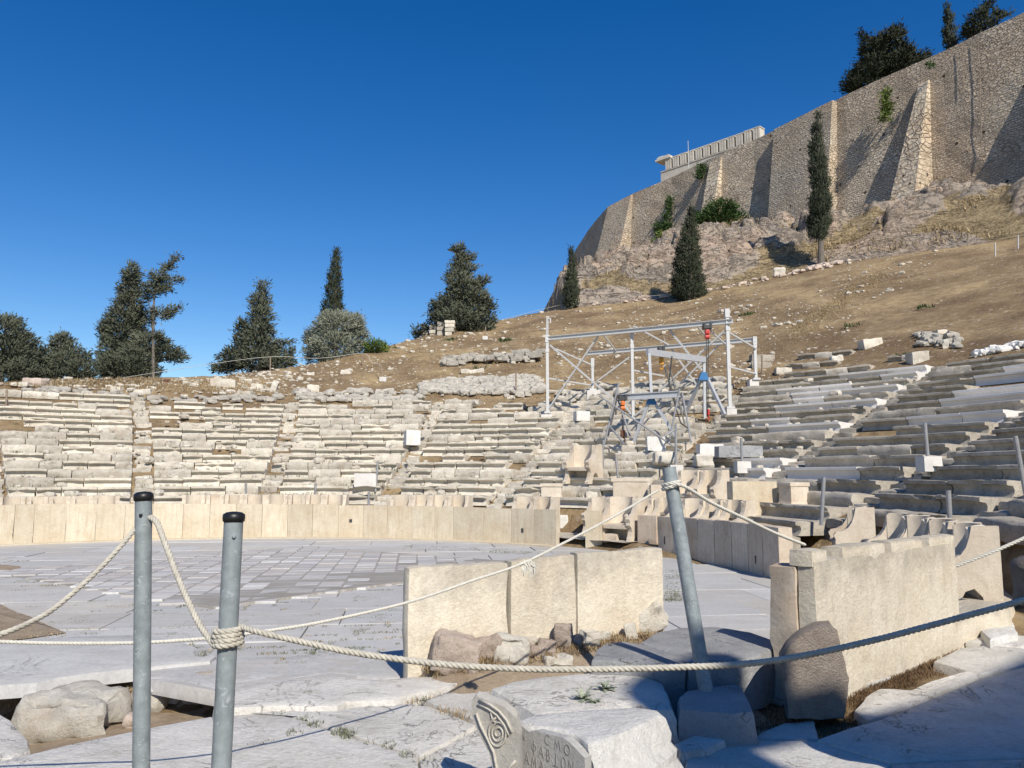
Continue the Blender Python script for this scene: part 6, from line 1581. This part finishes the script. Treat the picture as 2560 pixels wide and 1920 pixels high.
# hillside straw, and straw on the rock ledges
hg = MB()
def near_rand(): 
    th = r.uniform(48, 138); k = r.random()**1.3; return th, k
for _ in range(5200):
    th, k = near_rand(); Rc = interp(RIM, th, 1); rr_ = lerp(28.4, max(30, Rc), k); x, y = pol(rr_, th)
    if nz(x*.16, y*.16)+.4*nz(x*.6, y*.6) < .02: continue
    p = V((x, y, H(x, y))); tuft(hg, p, 6, .16, .30, r, .012)
for _ in range(2600):
    th = r.uniform(44, 83); Rc = interp(RIM, th, 1); Rw = interp(OUT, th, 1); rr_ = lerp(Rc+1, Rw, r.random()**1.2); x, y = pol(rr_, th)
    if nz(x*.09, y*.09)+.4*nz(x*.3, y*.3) < .1 or y < 30 or x/y < .09: continue
    tuft(hg, V((x, y, rock_up(rr_, th))), 8, .55, .8, r, .03)
for _ in range(900):   # straw along the old path up the slope
    t = r.random(); q = hit(lerp(1985, 2200, t)+r.gauss(0, 14), lerp(835, 690, t)+r.gauss(0, 10), 25)
    if q is not None: tuft(hg, q, 9, .11, .4, r, .012)
wd_ = MB()
for x, y, n in [(1130,850,50),(1122,852,40),(1262,853,50),(1272,851,40),(1865,789,60),(1880,786,40),(2315,770,40),(2130,815,30),(1200,922,30),(2270,893,60),(2300,890,40),(1210,962,50),(972,1178,50)]:
    p = hit(x, y)
    if p is not None: tuft(wd_, p, n, .25, .45, r, .03)
for mb_, nm, mt, lab in [(dg, 'dry_grass', 'drygrass', 'dry straw grass between stones and slabs'), (gg, 'joint_weeds', 'greengrass', 'small grey green weeds in the paving joints'), (dd, 'dead_grass', 'deadgrass', 'dead brown grass before the notched barrier'), (hg, 'hillside_grass', 'drygrass', 'straw grass over the hillside'), (wd_, 'hill_weeds', 'shrub', 'patches of green weeds on the bare slope')]:
    me = bpy.data.meshes.new(nm); me.from_pydata(mb_.v, [], mb_.f); me.update(); me.materials.append(M[mt]); o = bpy.data.objects.new(nm, me); COL.objects.link(o); tag(o, lab, kind='stuff')
# scattered stones on the slope
ss = MB()
for i in range(3600):
    th, k = near_rand(); Rc = interp(RIM, th, 1); rr_ = lerp(28.3, max(30, Rc), k); x, y = pol(rr_, th)
    d = nz(x*.12+5, y*.12)+.5*nz(x*.5, y*.5)
    if d < -.05 and r.random() < .7: continue
    s = r.uniform(.05, .15) if r.random() < .9 else r.uniform(.16, .38); p = V((x, y, H(x, y)+s*.12))
    vs, fs = stone_vf((s*1.4, s, s*.7), bev=s*.3, amp=s*.1, seed=i, step=s*.6, maxn=2, freq=1.5/s); rt = rot_z(r.uniform(0, 3)); ss.add([rt@q+p for q in vs], fs)
me = bpy.data.meshes.new('scattered_stones'); me.from_pydata(ss.v, [], ss.f); me.update(); me.materials.append(M['seat']); o = bpy.data.objects.new('scattered_stones', me); COL.objects.link(o); tag(o, 'small pale stones strewn over the slope', kind='stuff')
# thistle on the slab
def thistle():
    c0 = G(1462, 1742, .28); root = thing('thistle_plant', 'grey green thistle growing on the large rounded slab', 'plant', c0)
    for cx, cy, n, sc in ((1458,1748,20,1.0), (1512,1722,16,.9), (1486,1755,10,.7)):
        c = G(cx, cy, .27); mb = MB()
        for k in range(n):
            a = 2*pi*k/n+r.uniform(-.2,.2); up = r.uniform(.1, 1.1); L = r.uniform(.08, .16)*sc; d = V((cos(a)*cos(up), sin(a)*cos(up), sin(up))); s = V((-sin(a), cos(a), 0)); pr = None
            for j in range(7):
                t = j/6; p = c+d*L*t+V((0,0,-.03*t*t)); w_ = (.012+.012*(j % 2))*sin(pi*min(1, t*.85+.12)); q = (p-s*w_, p+s*w_)
                if pr is not None: o = len(mb.v); mb.v += [pr[0], pr[1], q[1], q[0]]; mb.f.append((o, o+1, o+2, o+3))
                pr = q
        mb.build('rosette', M['thistle'], root)
thistle()

# chips of stone and straw lying on the tiers
cm, tg = MB(), MB()
for i in range(900):
    th = r.uniform(34, 129); n = r.randint(-1, 14); rr_ = rrow(n)+r.uniform(.12, .78); x, y = pol(rr_, th)
    if y < 8 or abs(x/y) > .7: continue
    s = r.uniform(.05, .16) if r.random() < .85 else r.uniform(.16, .34); p = V((x, y, zrow(n)+s*.2))
    if r.random() < .62:
        vs, fs = stone_vf((s*1.4, s, s*.8), bev=s*.3, amp=s*.12, seed=i, step=s*.5, maxn=3, freq=1.5/s); rt = rot_z(r.uniform(0, 3)); cm.add([rt@q+p for q in vs], fs)
    else: tuft(tg, V((x, y, zrow(n))), 9, .13, .14, r, .010)
for mb_, nm, mt, lab in [(cm, 'stone_chips', 'seat_rough', 'loose chips of stone lying on the tiers'), (tg, 'tier_weeds', 'greengrass', 'small dry weeds growing on the tiers')]:
    me = bpy.data.meshes.new(nm); me.from_pydata(mb_.v, [], mb_.f); me.update(); me.materials.append(M[mt]); o = bpy.data.objects.new(nm, me); COL.objects.link(o); tag(o, lab, kind='stuff')
